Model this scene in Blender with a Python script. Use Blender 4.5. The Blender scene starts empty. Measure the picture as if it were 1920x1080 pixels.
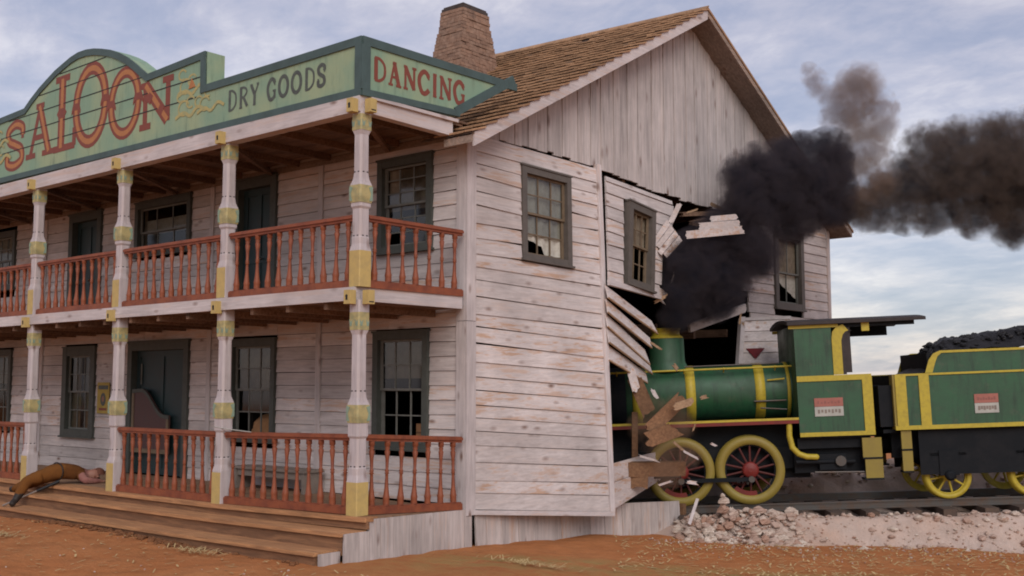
import bpy, bmesh, math, random
from mathutils import Vector, Matrix
random.seed(7)
C = bpy.context.scene.collection
SC = bpy.context.scene
V3 = Vector
# ------------------------------------------------------------ camera
F_PX, YAW, PITCH = 2028.98, 0.698, 0.09
CAM = V3((10.5052, -9.4496, 1.6946))
FW = V3((-math.sin(YAW)*math.cos(PITCH), math.cos(YAW)*math.cos(PITCH), math.sin(PITCH)))
RT = V3((math.cos(YAW), math.sin(YAW), 0)); UP = RT.cross(FW)
cd = bpy.data.cameras.new('camera'); cam = bpy.data.objects.new('camera', cd); C.objects.link(cam)
cd.sensor_width = 36; cd.lens = F_PX/1920*36; cd.clip_end = 3000; cd.clip_start = .1
cam.matrix_world = Matrix(((RT.x, UP.x, -FW.x, CAM.x), (RT.y, UP.y, -FW.y, CAM.y), (RT.z, UP.z, -FW.z, CAM.z), (0, 0, 0, 1)))
SC.camera = cam
def PT(px, py, t):            # a point seen at (px, py) of the 1920 photograph, t metres deep
    return CAM + (FW + RT*((px-960)/F_PX) - UP*((py-540)/F_PX))*t
# ------------------------------------------------------------ render / world / sun
SC.view_settings.view_transform = 'Standard'; SC.view_settings.look = 'None'
SC.view_settings.exposure = -.08; SC.view_settings.gamma = 1
cy = SC.cycles
cy.use_denoising = True; cy.max_bounces = 6; cy.diffuse_bounces = 3; cy.transparent_max_bounces = 12
cy.volume_bounces = 1; cy.volume_step_rate = 1.0; cy.volume_preview_step_rate = 1.0; cy.volume_max_steps = 160
cy.filter_width = 1.9
W = bpy.data.worlds.new('World'); SC.world = W; W.use_nodes = True
SUN_EL, SUN_AZ = math.radians(34), math.radians(-40)       # azimuth measured from +X, anticlockwise
def NT(mat):
    t = mat.node_tree; return t, t.nodes, t.links
t, N, L = NT(W); N.clear()
def node(N, ty, **k):
    n = N.new(ty)
    for a, b in k.items(): setattr(n, a, b)
    return n
def mathn(N, L, op, a, b=None, c=None, clamp=False):
    n = N.new('ShaderNodeMath'); n.operation = op; n.use_clamp = clamp
    for i, x in enumerate((a, b, c)):
        if x is None: continue
        if isinstance(x, (int, float)): n.inputs[i].default_value = x
        else: L.new(x, n.inputs[i])
    return n.outputs[0]
def mixc(N, L, f, a, b, mode='MIX'):
    n = N.new('ShaderNodeMix'); n.data_type = 'RGBA'; n.blend_type = mode
    for i, x in ((0, f), (6, a), (7, b)):
        if isinstance(x, (int, float)): n.inputs[i].default_value = x
        elif isinstance(x, (tuple, list)): n.inputs[i].default_value = (*x[:3], 1)
        else: L.new(x, n.inputs[i])
    return n.outputs[2]
def ramp(N, L, f, stops):
    n = N.new('ShaderNodeValToRGB'); e = n.color_ramp.elements
    while len(e) < len(stops): e.new(.5)
    for i, (p, c) in enumerate(stops):
        e[i].position = p; e[i].color = (*c, 1) if isinstance(c, (tuple, list)) else (c, c, c, 1)
    L.new(f, n.inputs[0]); return n.outputs[0]
def noise(N, L, vec, scale, detail=4, rough=.55, dist=0.):
    n = N.new('ShaderNodeTexNoise'); n.inputs['Scale'].default_value = scale; n.inputs['Detail'].default_value = detail
    n.inputs['Roughness'].default_value = rough; n.inputs['Distortion'].default_value = dist
    if vec is not None: L.new(vec, n.inputs['Vector'])
    return n.outputs[0]
out = N.new('ShaderNodeOutputWorld'); bg = N.new('ShaderNodeBackground'); bg2 = N.new('ShaderNodeBackground'); add = N.new('ShaderNodeAddShader')
sky = N.new('ShaderNodeTexSky'); sky.sky_type = 'NISHITA'; sky.sun_disc = False
sky.sun_elevation = SUN_EL; sky.sun_rotation = math.pi/2-SUN_AZ
L.new(sky.outputs[0], bg.inputs[0]); bg.inputs[1].default_value = .05
tc = N.new('ShaderNodeTexCoord'); sep = N.new('ShaderNodeSeparateXYZ'); L.new(tc.outputs['Generated'], sep.inputs[0])
zz = mathn(N, L, 'MAXIMUM', sep.outputs[2], 0.0); den = mathn(N, L, 'ADD', zz, .22)
cx_ = mathn(N, L, 'DIVIDE', sep.outputs[0], den); cy_ = mathn(N, L, 'DIVIDE', sep.outputs[1], den)
cmb = N.new('ShaderNodeCombineXYZ'); L.new(cx_, cmb.inputs[0]); L.new(cy_, cmb.inputs[1])
mp = N.new('ShaderNodeMapping'); L.new(cmb.outputs[0], mp.inputs[0]); mp.inputs['Rotation'].default_value = (0, 0, .6); mp.inputs['Scale'].default_value = (1.35, 1.9, 1)
n1 = noise(N, L, mp.outputs[0], 1.3, 8, .58, .25)
n2 = noise(N, L, mp.outputs[0], 4.2, 8, .62, .3)
cf = mathn(N, L, 'MULTIPLY_ADD', n2, .35, mathn(N, L, 'MULTIPLY', n1, .65))
cl = ramp(N, L, cf, [(.37, (.30, .305, .415)), (.45, (.40, .385, .475)), (.52, (.53, .485, .545)), (.60, (.74, .67, .68))])
hz = ramp(N, L, sep.outputs[2], [(0, 1.), (.10, .25), (.2, 0.)])
hz = mathn(N, L, 'MULTIPLY', hz, ramp(N, L, n1, [(.45, 0.), (.6, .8)]))
cl = mixc(N, L, hz, cl, (.80, .66, .62))
L.new(cl, bg2.inputs[0]); bg2.inputs[1].default_value = .86
L.new(bg.outputs[0], add.inputs[0]); L.new(bg2.outputs[0], add.inputs[1]); L.new(add.outputs[0], out.inputs[0])
sl = bpy.data.lights.new('sun', 'SUN'); sun = bpy.data.objects.new('sun', sl); C.objects.link(sun)
sl.energy = 1.75; sl.angle = math.radians(38); sl.color = (1, .935, .875)
sd = V3((math.cos(SUN_EL)*math.cos(SUN_AZ), math.cos(SUN_EL)*math.sin(SUN_AZ), math.sin(SUN_EL)))
sun.rotation_euler = sd.to_track_quat('Z', 'Y').to_euler()
sun.location = (8, -8, 20)
# ------------------------------------------------------------ materials
def newmat(name):
    m = bpy.data.materials.new(name); m.use_nodes = True; t, N, L = NT(m)
    return m, N, L, N['Principled BSDF']
def bump(N, L, h, strength, dist, p):
    b = N.new('ShaderNodeBump'); b.inputs['Strength'].default_value = strength; b.inputs['Distance'].default_value = dist
    L.new(h, b.inputs['Height']); L.new(b.outputs[0], p.inputs['Normal'])
def rndattr(N):
    a = N.new('ShaderNodeAttribute'); a.attribute_name = 'rnd'; return a.outputs['Fac']
def wood(name, c1, c2, axis='X', peel=None, peel_amt=.35, knots=None, rough=.85, var=.35, bmp=.35, knot_scale=2.2, streak=0.):
    """planked or painted timber: grain along one axis, each board its own tint"""
    m, N, L, p = newmat(name)
    tc = N.new('ShaderNodeTexCoord'); mp = N.new('ShaderNodeMapping'); L.new(tc.outputs['Object'], mp.inputs[0])
    s = {'X': (1.2, 16, 16), 'Y': (16, 1.2, 16), 'Z': (16, 16, 1.2)}[axis]; mp.inputs['Scale'].default_value = s
    r = rndattr(N); off = N.new('ShaderNodeCombineXYZ')
    for i in range(3): L.new(mathn(N, L, 'MULTIPLY', r, 37.0+i*11), off.inputs[i])
    L.new(off.outputs[0], mp.inputs['Location'])
    g = noise(N, L, mp.outputs[0], 1.6, 6, .65, .4)
    big = noise(N, L, tc.outputs['Object'], .9, 5, .6)
    col = mixc(N, L, ramp(N, L, g, [(.38, 0.), (.68, 1.)]), c2, c1)
    if peel:
        pf = mathn(N, L, 'MULTIPLY', ramp(N, L, mathn(N, L, 'ADD', mathn(N, L, 'MULTIPLY', g, .5), mathn(N, L, 'MULTIPLY', noise(N, L, mp.outputs[0], .5, 5, .6), .5)), [(.515, 0.), (.58, 1.)]), peel_amt)
        pf = mathn(N, L, 'MULTIPLY', pf, ramp(N, L, r, [(.35, .12), (.75, 1.)]))
        col = mixc(N, L, pf, col, peel)
    if knots:
        mk = N.new('ShaderNodeMapping'); L.new(tc.outputs['Object'], mk.inputs[0]); mk.inputs['Scale'].default_value = {'X': (1, 2.4, 2.4), 'Y': (2.4, 1, 2.4), 'Z': (2.4, 2.4, 1)}[axis]
        L.new(off.outputs[0], mk.inputs['Location'])
        vo = N.new('ShaderNodeTexVoronoi'); vo.inputs['Scale'].default_value = knot_scale; L.new(mk.outputs[0], vo.inputs[0])
        kd = mathn(N, L, 'ADD', vo.outputs['Distance'], mathn(N, L, 'MULTIPLY', mathn(N, L, 'SUBTRACT', g, .5), .06))
        kf = ramp(N, L, kd, [(.04, .95), (.11, .6), (.22, 0.)])
        col = mixc(N, L, mathn(N, L, 'MULTIPLY', kf, ramp(N, L, big, [(.35, .1), (.6, 1.)])), col, knots)
    if streak:
        ms = N.new('ShaderNodeMapping'); L.new(tc.outputs['Object'], ms.inputs[0]); ms.inputs['Scale'].default_value = (9, 9, .5)
        sf = ramp(N, L, noise(N, L, ms.outputs[0], 1.5, 5, .6), [(.5, 0.), (.72, streak)])
        col = mixc(N, L, sf, col, tuple(x*.35 for x in c2))
    v = mathn(N, L, 'ADD', mathn(N, L, 'MULTIPLY', r, var), 1-var/2)
    v = mathn(N, L, 'MULTIPLY', v, ramp(N, L, big, [(.3, .80), (.7, 1.12)]))
    hsv = N.new('ShaderNodeHueSaturation'); L.new(col, hsv.inputs['Color']); L.new(v, hsv.inputs['Value'])
    L.new(hsv.outputs[0], p.inputs['Base Color']); p.inputs['Roughness'].default_value = rough
    p.inputs['Specular IOR Level'].default_value = .25
    bump(N, L, g, bmp, .012, p)
    return m
def plain(name, c, rough=.6, metal=0., dirt=None, amt=.4, scale=4., spec=.4, bmp=.1, coat=0.):
    m, N, L, p = newmat(name)
    tc = N.new('ShaderNodeTexCoord'); g = noise(N, L, tc.outputs['Object'], scale, 6, .62, .2)
    d = dirt or tuple(x*.45 for x in c)
    col = mixc(N, L, mathn(N, L, 'MULTIPLY', ramp(N, L, g, [(.42, 0.), (.68, 1.)]), amt), c, d)
    L.new(col, p.inputs['Base Color']); p.inputs['Roughness'].default_value = rough; p.inputs['Metallic'].default_value = metal
    p.inputs['Specular IOR Level'].default_value = spec; p.inputs['Coat Weight'].default_value = coat
    if bmp: bump(N, L, noise(N, L, tc.outputs['Object'], scale*6, 4, .6), bmp, .01, p)
    return m
WC1, WC2 = (.66, .60, .585), (.49, .435, .42)
PEEL, KNOT = (.44, .265, .165), (.17, .10, .075)
MAT = dict(
 sidX=wood('white_siding_front', WC1, WC2, 'X', PEEL, .65, KNOT),
 sidY=wood('white_siding_side', WC1, WC2, 'Y', PEEL, .78, KNOT, knot_scale=2.2, var=.24),
 gab=wood('grey_gable_boards', (.585, .535, .52), (.45, .405, .39), 'Z', PEEL, .12, KNOT, var=.20, streak=.5, knot_scale=1.6),
 skirt=wood('whitewashed_skirting', (.62, .56, .54), (.46, .41, .39), 'Z', PEEL, .6, KNOT, var=.25, streak=.35),
 trimX=wood('white_trim_x', (.63, .575, .57), (.49, .44, .435), 'X', PEEL, .4, KNOT, var=.1),
 trimY=wood('white_trim_y', (.63, .575, .57), (.49, .44, .435), 'Y', PEEL, .4, KNOT, var=.1),
 trimZ=wood('white_trim_z', (.63, .575, .57), (.49, .44, .435), 'Z', PEEL, .4, KNOT, var=.15),
 post=wood('post_white', (.60, .545, .55), (.46, .41, .415), 'Z', PEEL, .25, KNOT, var=.08),
 ceil=wood('raw_ceiling_boards', (.27, .165, .11), (.15, .09, .062), 'X', None, 0, (.05, .03, .02), var=.5),
 soff=wood('soffit_boards', (.33, .26, .22), (.21, .16, .13), 'Y', PEEL, .3, KNOT, var=.3),
 riser=wood('dark_step_risers', (.29, .15, .08), (.17, .09, .052), 'X', (.34, .18, .09), .6, None, var=.4),  # riser boards, a darker brown than the treads
 step=wood('dusty_step_boards', (.50, .25, .115), (.31, .16, .08), 'X', (.56, .30, .14), .5, None, var=.25),
 floor=wood('porch_floor_boards', (.33, .20, .12), (.20, .12, .075), 'Y', None, 0, None, var=.3),
 shin=wood('weathered_shingles', (.44, .27, .155), (.30, .175, .10), 'Y', (.17, .11, .075), .45, None, var=.42, bmp=.5),
 raw=wood('broken_raw_timber', (.44, .30, .19), (.28, .18, .11), 'X', None, 0, None, var=.4),
 brn=wood('brown_broken_timber', (.27, .15, .08), (.16, .085, .048), 'X', None, 0, None, var=.4),
 rail=plain('rust_red_rail_paint', (.265, .075, .032), .55, dirt=(.13, .035, .022), amt=.7, scale=7),
 yel=plain('yellow_paint', (.53, .39, .14), .6, dirt=(.38, .29, .13), amt=.6, scale=9),
 ygr=plain('faded_yellow_green_paint', (.44, .37, .17), .65, dirt=(.20, .21, .12), amt=.7, scale=12),
 leaf=plain('leaf_green_paint', (.24, .33, .25), .65, dirt=(.15, .19, .13), amt=.6, scale=12),
 blk=plain('black_paint', (.012, .012, .014), .6, amt=.2),
 dark=plain('gap_and_room_shade', (.012, .010, .009), .95, spec=.05),  # near-black colour in place of shade, behind boards and inside rooms
 trimG=plain('grey_brown_trim', (.115, .100, .088), .6, dirt=(.07, .06, .052), amt=.5, scale=8),
 trimD=plain('dark_green_grey_trim', (.068, .075, .066), .6, dirt=(.04, .042, .036), amt=.5, scale=8),
 sash=plain('sash_grey_paint', (.16, .165, .15), .6, dirt=(.09, .08, .06), amt=.5, scale=8),
 sashb=plain('sash_brown_paint', (.17, .125, .08), .6, dirt=(.09, .06, .04), amt=.5, scale=8),
 door=plain('teal_door_paint', (.018, .040, .043), .5, dirt=(.03, .03, .03), amt=.5, scale=5),
 bat=plain('batwing_door_paint', (.09, .045, .042), .6, dirt=(.07, .045, .045), amt=.6, scale=9),
 curt=plain('lace_curtain', (.52, .50, .44), .9, dirt=(.32, .29, .22), amt=.6, scale=14),
 curtd=plain('brown_curtain', (.22, .18, .13), .9, dirt=(.11, .085, .06), amt=.6, scale=9),
 sgrn=None, sbrd=plain('sign_border_green', (.066, .108, .105), .6, dirt=(.045, .07, .065), amt=.6, scale=5),
 sred=plain('sign_red_paint', (.215, .055, .034), .6, dirt=(.17, .05, .035), amt=.6, scale=12),
 sora=plain('sign_orange_paint', (.42, .175, .06), .6, dirt=(.34, .14, .06), amt=.6, scale=12),
 sblk=plain('sign_charcoal_paint', (.070, .078, .070), .6, dirt=(.11, .14, .11), amt=.7, scale=14),
 syel=plain('sign_faded_yellow', (.43, .36, .14), .6, dirt=(.25, .30, .17), amt=.8, scale=10),
 lgrn=plain('locomotive_green', (.026, .115, .048), .38, dirt=(.022, .06, .032), amt=.6, scale=3, spec=.5, coat=.15),
 lyel=plain('locomotive_yellow', (.46, .36, .035), .5, dirt=(.28, .21, .035), amt=.5, scale=16),
 lblk=plain('locomotive_black', (.006, .008, .011), .7, dirt=(.016, .016, .018), amt=.5, scale=5, spec=.2),
 spk=plain('dark_red_spokes', (.085, .014, .011), .6, dirt=(.03, .012, .010), amt=.7, scale=9),
 lred=plain('locomotive_red', (.17, .016, .012), .5, dirt=(.07, .015, .012), amt=.5, scale=5),
 lroof=plain('cab_roof_dark', (.030, .024, .024), .7, dirt=(.06, .045, .04), amt=.5, scale=5),
 tread=plain('worn_tyre_yellow', (.255, .195, .036), .5, dirt=(.20, .15, .04), amt=.5, scale=5),
 steel=plain('rail_steel', (.10, .095, .09), .45, metal=.6, dirt=(.13, .07, .04), amt=.6, scale=6),
 slp=plain('sleeper_wood_and_course_shade', (.075, .055, .045), .9, dirt=(.14, .09, .06), amt=.6, scale=5),
 coal=plain('coal', (.012, .012, .014), .55, dirt=(.03, .03, .035), amt=.5, scale=9, bmp=.6),
 plw=plain('plate_white', (.42, .42, .38), .6, amt=.3), plr=plain('plate_red', (.35, .13, .10), .6, amt=.3),
 brick=None, soot=plain('sooty_brick', (.070, .055, .05), .9, amt=.6, scale=8),
 tro=plain('brown_trousers', (.16, .065, .018), .95, dirt=(.12, .05, .018), amt=.6, scale=9, spec=.1),
 shirt=plain('brown_vest', (.125, .048, .015), .95, dirt=(.09, .04, .015), amt=.6, scale=9, spec=.1),
 pink=plain('pink_shirt', (.27, .13, .11), .95, dirt=(.25, .10, .09), amt=.7, scale=16, spec=.1),
 skin=plain('skin', (.30, .14, .10), .6, amt=.2), hair=plain('reddish_hair', (.14, .05, .03), .8, amt=.5, scale=20),
 boot=plain('dark_boot', (.025, .018, .015), .6, amt=.4), stick=plain('grey_stick', (.22, .18, .16), .7, amt=.5),
 post_pap=plain('poster_yellow', (.42, .30, .075), .8, amt=.3), sack=plain('sacking', (.36, .19, .09), .95, amt=.5, scale=9),
 redp=plain('red_painted_mark', (.15, .010, .012), .5, amt=.4),
 clod=plain('earth_clod', (.20, .085, .035), .95, amt=.5, scale=9),
 straw=plain('straw', (.55, .40, .19), .9, amt=.4), stone=None, benchm=plain('grey_bench_paint', (.24, .20, .17), .7, amt=.5),
)
def green_board():
    m, N, L, p = newmat('sign_face_green'); tc = N.new('ShaderNodeTexCoord')
    ms = N.new('ShaderNodeMapping'); L.new(tc.outputs['Object'], ms.inputs[0]); ms.inputs['Scale'].default_value = (7, 7, .9)
    a = noise(N, L, tc.outputs['Object'], 1.3, 6, .6); b = noise(N, L, ms.outputs[0], 1.3, 6, .65)
    c = mixc(N, L, ramp(N, L, a, [(.4, 0.), (.65, 1.)]), (.215, .335, .235), (.31, .385, .235))
    c = mixc(N, L, ramp(N, L, b, [(.54, 0.), (.78, .75)]), c, (.10, .15, .115))
    c = mixc(N, L, ramp(N, L, b, [(.25, .45), (.42, 0.)]), c, (.36, .44, .32))
    L.new(c, p.inputs['Base Color']); p.inputs['Roughness'].default_value = .75; bump(N, L, b, .2, .01, p); return m
MAT['sgrn'] = green_board()
def brick_mat():
    m, N, L, p = newmat('old_chimney_brick'); tc = N.new('ShaderNodeTexCoord'); r = rndattr(N)
    a = noise(N, L, tc.outputs['Object'], 9, 6, .65)
    c = mixc(N, L, r, (.29, .17, .115), (.20, .125, .09))
    c = mixc(N, L, ramp(N, L, a, [(.45, 0.), (.7, .7)]), c, (.40, .27, .20))
    c = mixc(N, L, ramp(N, L, a, [(.28, .6), (.42, 0.)]), c, (.11, .075, .06))
    L.new(c, p.inputs['Base Color']); p.inputs['Roughness'].default_value = .9; bump(N, L, a, .6, .02, p); return m
MAT['brick'] = brick_mat()
def stone_mat():
    m, N, L, p = newmat('rubble_stone'); tc = N.new('ShaderNodeTexCoord'); r = rndattr(N)
    a = noise(N, L, tc.outputs['Object'], 6, 6, .65)
    c = ramp(N, L, r, [(0, (.34, .19, .13)), (.35, (.44, .31, .25)), (.7, (.55, .45, .38)), (1, (.62, .54, .46))])
    c = mixc(N, L, ramp(N, L, a, [(.4, 0.), (.7, .6)]), c, (.30, .20, .15))
    L.new(c, p.inputs['Base Color']); p.inputs['Roughness'].default_value = .95; bump(N, L, a, .6, .02, p); return m
MAT['stone'] = stone_mat()
def glass_mat():
    m = bpy.data.materials.new('window_glass'); m.use_nodes = True; t, N, L = NT(m); N.clear()
    o = N.new('ShaderNodeOutputMaterial'); mx = N.new('ShaderNodeMixShader'); tr = N.new('ShaderNodeBsdfTransparent'); gl = N.new('ShaderNodeBsdfGlossy')
    tr.inputs[0].default_value = (.62, .63, .61, 1); gl.inputs['Roughness'].default_value = .08; gl.inputs[0].default_value = (.8, .8, .8, 1)
    fr = N.new('ShaderNodeFresnel'); fr.inputs[0].default_value = 1.5
    f = mathn(N, L, 'ADD', .085, .0)
    L.new(f, mx.inputs[0]); L.new(tr.outputs[0], mx.inputs[1]); L.new(gl.outputs[0], mx.inputs[2]); L.new(mx.outputs[0], o.inputs[0]); return m
MAT['glass'] = glass_mat()
def loco_green():
    m, N, L, p = newmat('sooty_locomotive_green'); tc = N.new('ShaderNodeTexCoord'); O_ = tc.outputs['Object']
    ms = N.new('ShaderNodeMapping'); L.new(O_, ms.inputs[0]); ms.inputs['Scale'].default_value = (11, 11, 1.0)
    a = noise(N, L, O_, 2.2, 7, .65, .3); b = noise(N, L, ms.outputs[0], 1.2, 6, .65)
    c = mixc(N, L, ramp(N, L, a, [(.38, 0.), (.66, 1.)]), (.017, .088, .037), (.026, .068, .036))
    c = mixc(N, L, ramp(N, L, b, [(.50, 0.), (.72, .75)]), c, (.012, .032, .020))
    c = mixc(N, L, ramp(N, L, noise(N, L, O_, 5.5, 8, .7), [(.56, 0.), (.72, .5)]), c, (.085, .085, .06))
    L.new(c, p.inputs['Base Color']); L.new(ramp(N, L, a, [(.3, .36), (.7, .68)]), p.inputs['Roughness']); bump(N, L, noise(N, L, O_, 7, 4, .5), .12, .02, p); return m
MAT['lgrn'] = loco_green()
def earth_mat(name, base, dark, light, green=None, gpos=0):
    m, N, L, p = newmat(name); tc = N.new('ShaderNodeTexCoord'); O_ = tc.outputs['Object']
    a = noise(N, L, O_, .55, 8, .62); b = noise(N, L, O_, 3.2, 8, .65); c = noise(N, L, O_, 22, 6, .7)
    col = mixc(N, L, ramp(N, L, a, [(.35, 0.), (.68, 1.)]), base, dark)
    col = mixc(N, L, ramp(N, L, b, [(.35, .55), (.6, 0.)]), col, tuple(x*.62 for x in base))
    col = mixc(N, L, ramp(N, L, c, [(.58, 0.), (.74, .6)]), col, light)
    if green:
        sp = N.new('ShaderNodeSeparateXYZ'); L.new(O_, sp.inputs[0])
        # a worn grassy verge running beside the rails (distance across the track direction)
        vv = mathn(N, L, 'ADD', mathn(N, L, 'MULTIPLY', sp.outputs[0], .5633), mathn(N, L, 'MULTIPLY', sp.outputs[1], -.8263))
        g = ramp(N, L, mathn(N, L, 'MULTIPLY_ADD', vv, .1, .62), [(.50, 0.), (.56, .75), (.66, .5), (.80, 0.)])
        g = mathn(N, L, 'MULTIPLY', mathn(N, L, 'MULTIPLY', g, ramp(N, L, mathn(N, L, 'MULTIPLY', sp.outputs[0], .25), [(0, 0.), (.25, 1.)])), ramp(N, L, b, [(.40, 0.), (.55, 1.)]))
        col = mixc(N, L, g, col, green)
    L.new(col, p.inputs['Base Color']); p.inputs['Roughness'].default_value = 1; p.inputs['Specular IOR Level'].default_value = .1
    h = mathn(N, L, 'ADD', mathn(N, L, 'MULTIPLY', b, 1.2), mathn(N, L, 'MULTIPLY', c, .5))
    bump(N, L, h, .8, .06, p); return m
MAT['dirt'] = earth_mat('orange_dirt', (.52, .22, .088), (.46, .165, .058), (.66, .38, .20), green=(.30, .235, .09))
MAT['mound'] = earth_mat('chalky_rubble', (.62, .51, .45), (.46, .30, .22), (.68, .58, .51))
# ------------------------------------------------------------ mesh builder
class M:
    def __init__(s): s.v = []; s.f = []; s.m = []; s.r = []; s.sm = []; s.mats = []
    def mi(s, mat):
        if mat not in s.mats: s.mats.append(mat)
        return s.mats.index(mat)
    def add(s, vs, fs, mat, rnd=None, smooth=False):
        b = len(s.v); s.v += [tuple(v) for v in vs]; i = s.mi(mat); rnd = random.random() if rnd is None else rnd
        for f in fs: s.f.append([b+k for k in f]); s.m.append(i); s.r.append(rnd); s.sm.append(smooth)
    def hexa(s, P, mat, rnd=None):     # P: bottom 4 (ccw from above) + top 4
        s.add(P, [(3, 2, 1, 0), (4, 5, 6, 7), (0, 1, 5, 4), (1, 2, 6, 5), (2, 3, 7, 6), (3, 0, 4, 7)], mat, rnd)
    def box(s, a, b, mat, rnd=None):
        (x0, y0, z0), (x1, y1, z1) = a, b
        s.hexa([(x0, y0, z0), (x1, y0, z0), (x1, y1, z0), (x0, y1, z0), (x0, y0, z1), (x1, y0, z1), (x1, y1, z1), (x0, y1, z1)], mat, rnd)
    def fbox(s, O, ex, ey, ez, a, b, mat, rnd=None):   # box in a frame
        s.hexa([O+ex*x+ey*y+ez*z for z in (a[2], b[2]) for x, y in ((a[0], a[1]), (b[0], a[1]), (b[0], b[1]), (a[0], b[1]))], mat, rnd)
    def slab(s, quad, th, mat, rnd=None):   # a quad given by 4 points, thickened backwards
        q = [V3(p) for p in quad]; n = (q[1]-q[0]).cross(q[3]-q[0]).normalized()*th
        s.hexa([p-n for p in q]+q, mat, rnd)
    def tube(s, p0, p1, r0, r1=None, n=10, mat=None, caps=True, rnd=.5):
        p0, p1 = V3(p0), V3(p1); r1 = r0 if r1 is None else r1; d = (p1-p0).normalized(); a = d.orthogonal().normalized(); b = d.cross(a)
        vs = [p+(a*math.cos(2*math.pi*i/n)+b*math.sin(2*math.pi*i/n))*r for p, r in ((p0, r0), (p1, r1)) for i in range(n)]
        s.add(vs, [(i, (i+1) % n, n+(i+1) % n, n+i) for i in range(n)], mat, rnd, True)
        if caps: s.add(vs, [tuple(range(n-1, -1, -1)), tuple(range(n, 2*n))], mat, rnd)
    def path(s, pts, r, n=8, mat=None):
        for i in range(len(pts)-1):
            s.tube(pts[i], pts[i+1], r, r, n, mat)
    def lathe(s, O, ax, prof, n, mat, smooth=True, rnd=.5, phase=0., caps=True):   # prof: (dist along axis, radius)
        O = V3(O); ax = V3(ax).normalized(); a = ax.orthogonal().normalized(); b = ax.cross(a); k = len(prof); vs = []
        for h, r in prof:
            vs += [O+ax*h+(a*math.cos(2*math.pi*i/n+phase)+b*math.sin(2*math.pi*i/n+phase))*r for i in range(n)]
        s.add(vs, [(j*n+i, j*n+(i+1) % n, (j+1)*n+(i+1) % n, (j+1)*n+i) for j in range(k-1) for i in range(n)], mat, rnd, smooth)
        if caps: s.add(vs, [tuple(range(n-1, -1, -1)), tuple(range((k-1)*n, k*n))], mat, rnd)
    def prism(s, poly, f, d0, d1, mat, rnd=None):   # 2D outline, f(u,w,d) -> point
        n = len(poly); vs = [f(u, w, d0) for u, w in poly]+[f(u, w, d1) for u, w in poly]
        s.add(vs, [tuple(range(n)), tuple(range(2*n-1, n-1, -1))]+[(i, n+i, n+(i+1) % n, (i+1) % n) for i in range(n)], mat, rnd)
    def build(s, name, parent=None, origin=None):
        me = bpy.data.meshes.new(name); o_ = V3(origin) if origin is not None else V3((0, 0, 0))
        me.from_pydata([tuple(V3(v)-o_) for v in s.v] if origin is not None else s.v, [], s.f)
        for m in s.mats: me.materials.append(MAT[m])
        me.polygons.foreach_set('material_index', s.m); me.polygons.foreach_set('use_smooth', s.sm)
        a = me.attributes.new('rnd', 'FLOAT', 'FACE'); a.data.foreach_set('value', s.r)
        bm = bmesh.new(); bm.from_mesh(me); bmesh.ops.recalc_face_normals(bm, faces=bm.faces); bm.to_mesh(me); bm.free()
        o = bpy.data.objects.new(name, me); C.objects.link(o); o.location = o_
        if parent: o.parent = parent
        return o
def tag(o, label=None, cat=None, group=None, kind=None):
    for k, v in (('label', label), ('category', cat), ('group', group), ('kind', kind)):
        if v: o[k] = v
    return o
def empty(name, loc=(0, 0, 0), label=None, cat=None, group=None):
    o = bpy.data.objects.new(name, None); C.objects.link(o); o.location = loc; o.empty_display_size = .3
    return tag(o, label, cat, group)
X, Y, Z = V3((1, 0, 0)), V3((0, 1, 0)), V3((0, 0, 1))
R = random.random
def U(a, b): return random.uniform(a, b)
# ------------------------------------------------------------ ground
def sm(a, b, x): x = min(1, max(0, (x-a)/(b-a))); return x*x*(3-2*x)
def ground_h(x, y):
    return -.50-.05*min(12, max(-1, y))-.04*sm(2, 9, x) + .03*math.sin(x*.9+y*.4)*sm(1.5, 4, abs(x)+abs(y+3))
TD, TN, TO = V3((.8263, .5633, 0)), V3((.5633, -.8263, 0)), V3((-.05, 7.64, 0))      # track direction, across (to camera), origin under the chimney
def TR(u, v, z): return TO+TD*u+TN*v+Z*(z+.040*u)
def axis_vals(lo, hi, fine_lo, fine_hi, st):
    v = []; x = fine_lo
    while x <= fine_hi: v.append(x); x += st
    g = st; x = fine_hi
    while x < hi: g *= 1.35; x += g; v.append(min(x, hi))
    g = st; x = fine_lo; w = []
    while x > lo: g *= 1.35; x -= g; w.append(max(x, lo))
    return w[::-1]+v
import mathutils.noise as mn
xs = axis_vals(-900, 900, -12, 14, .16); ys = axis_vals(-60, 1500, -6, 14, .16)
g = M(); vs = []
for yy in ys:
    for xx in xs:
        h = ground_h(xx, yy)
        if abs(xx) < 40 and yy < 40: h += .03*mn.noise(V3((xx*1.1, yy*1.1, 0)))+.022*mn.noise(V3((xx*3.3, yy*3.3, 3)))
        vs.append((xx, yy, h))
nx = len(xs); g.add(vs, [(j*nx+i, j*nx+i+1, (j+1)*nx+i+1, (j+1)*nx+i) for j in range(len(ys)-1) for i in range(nx-1)], 'dirt', .5, True)
tag(g.build('ground'), 'orange red dirt ground', None, kind='structure')
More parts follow.
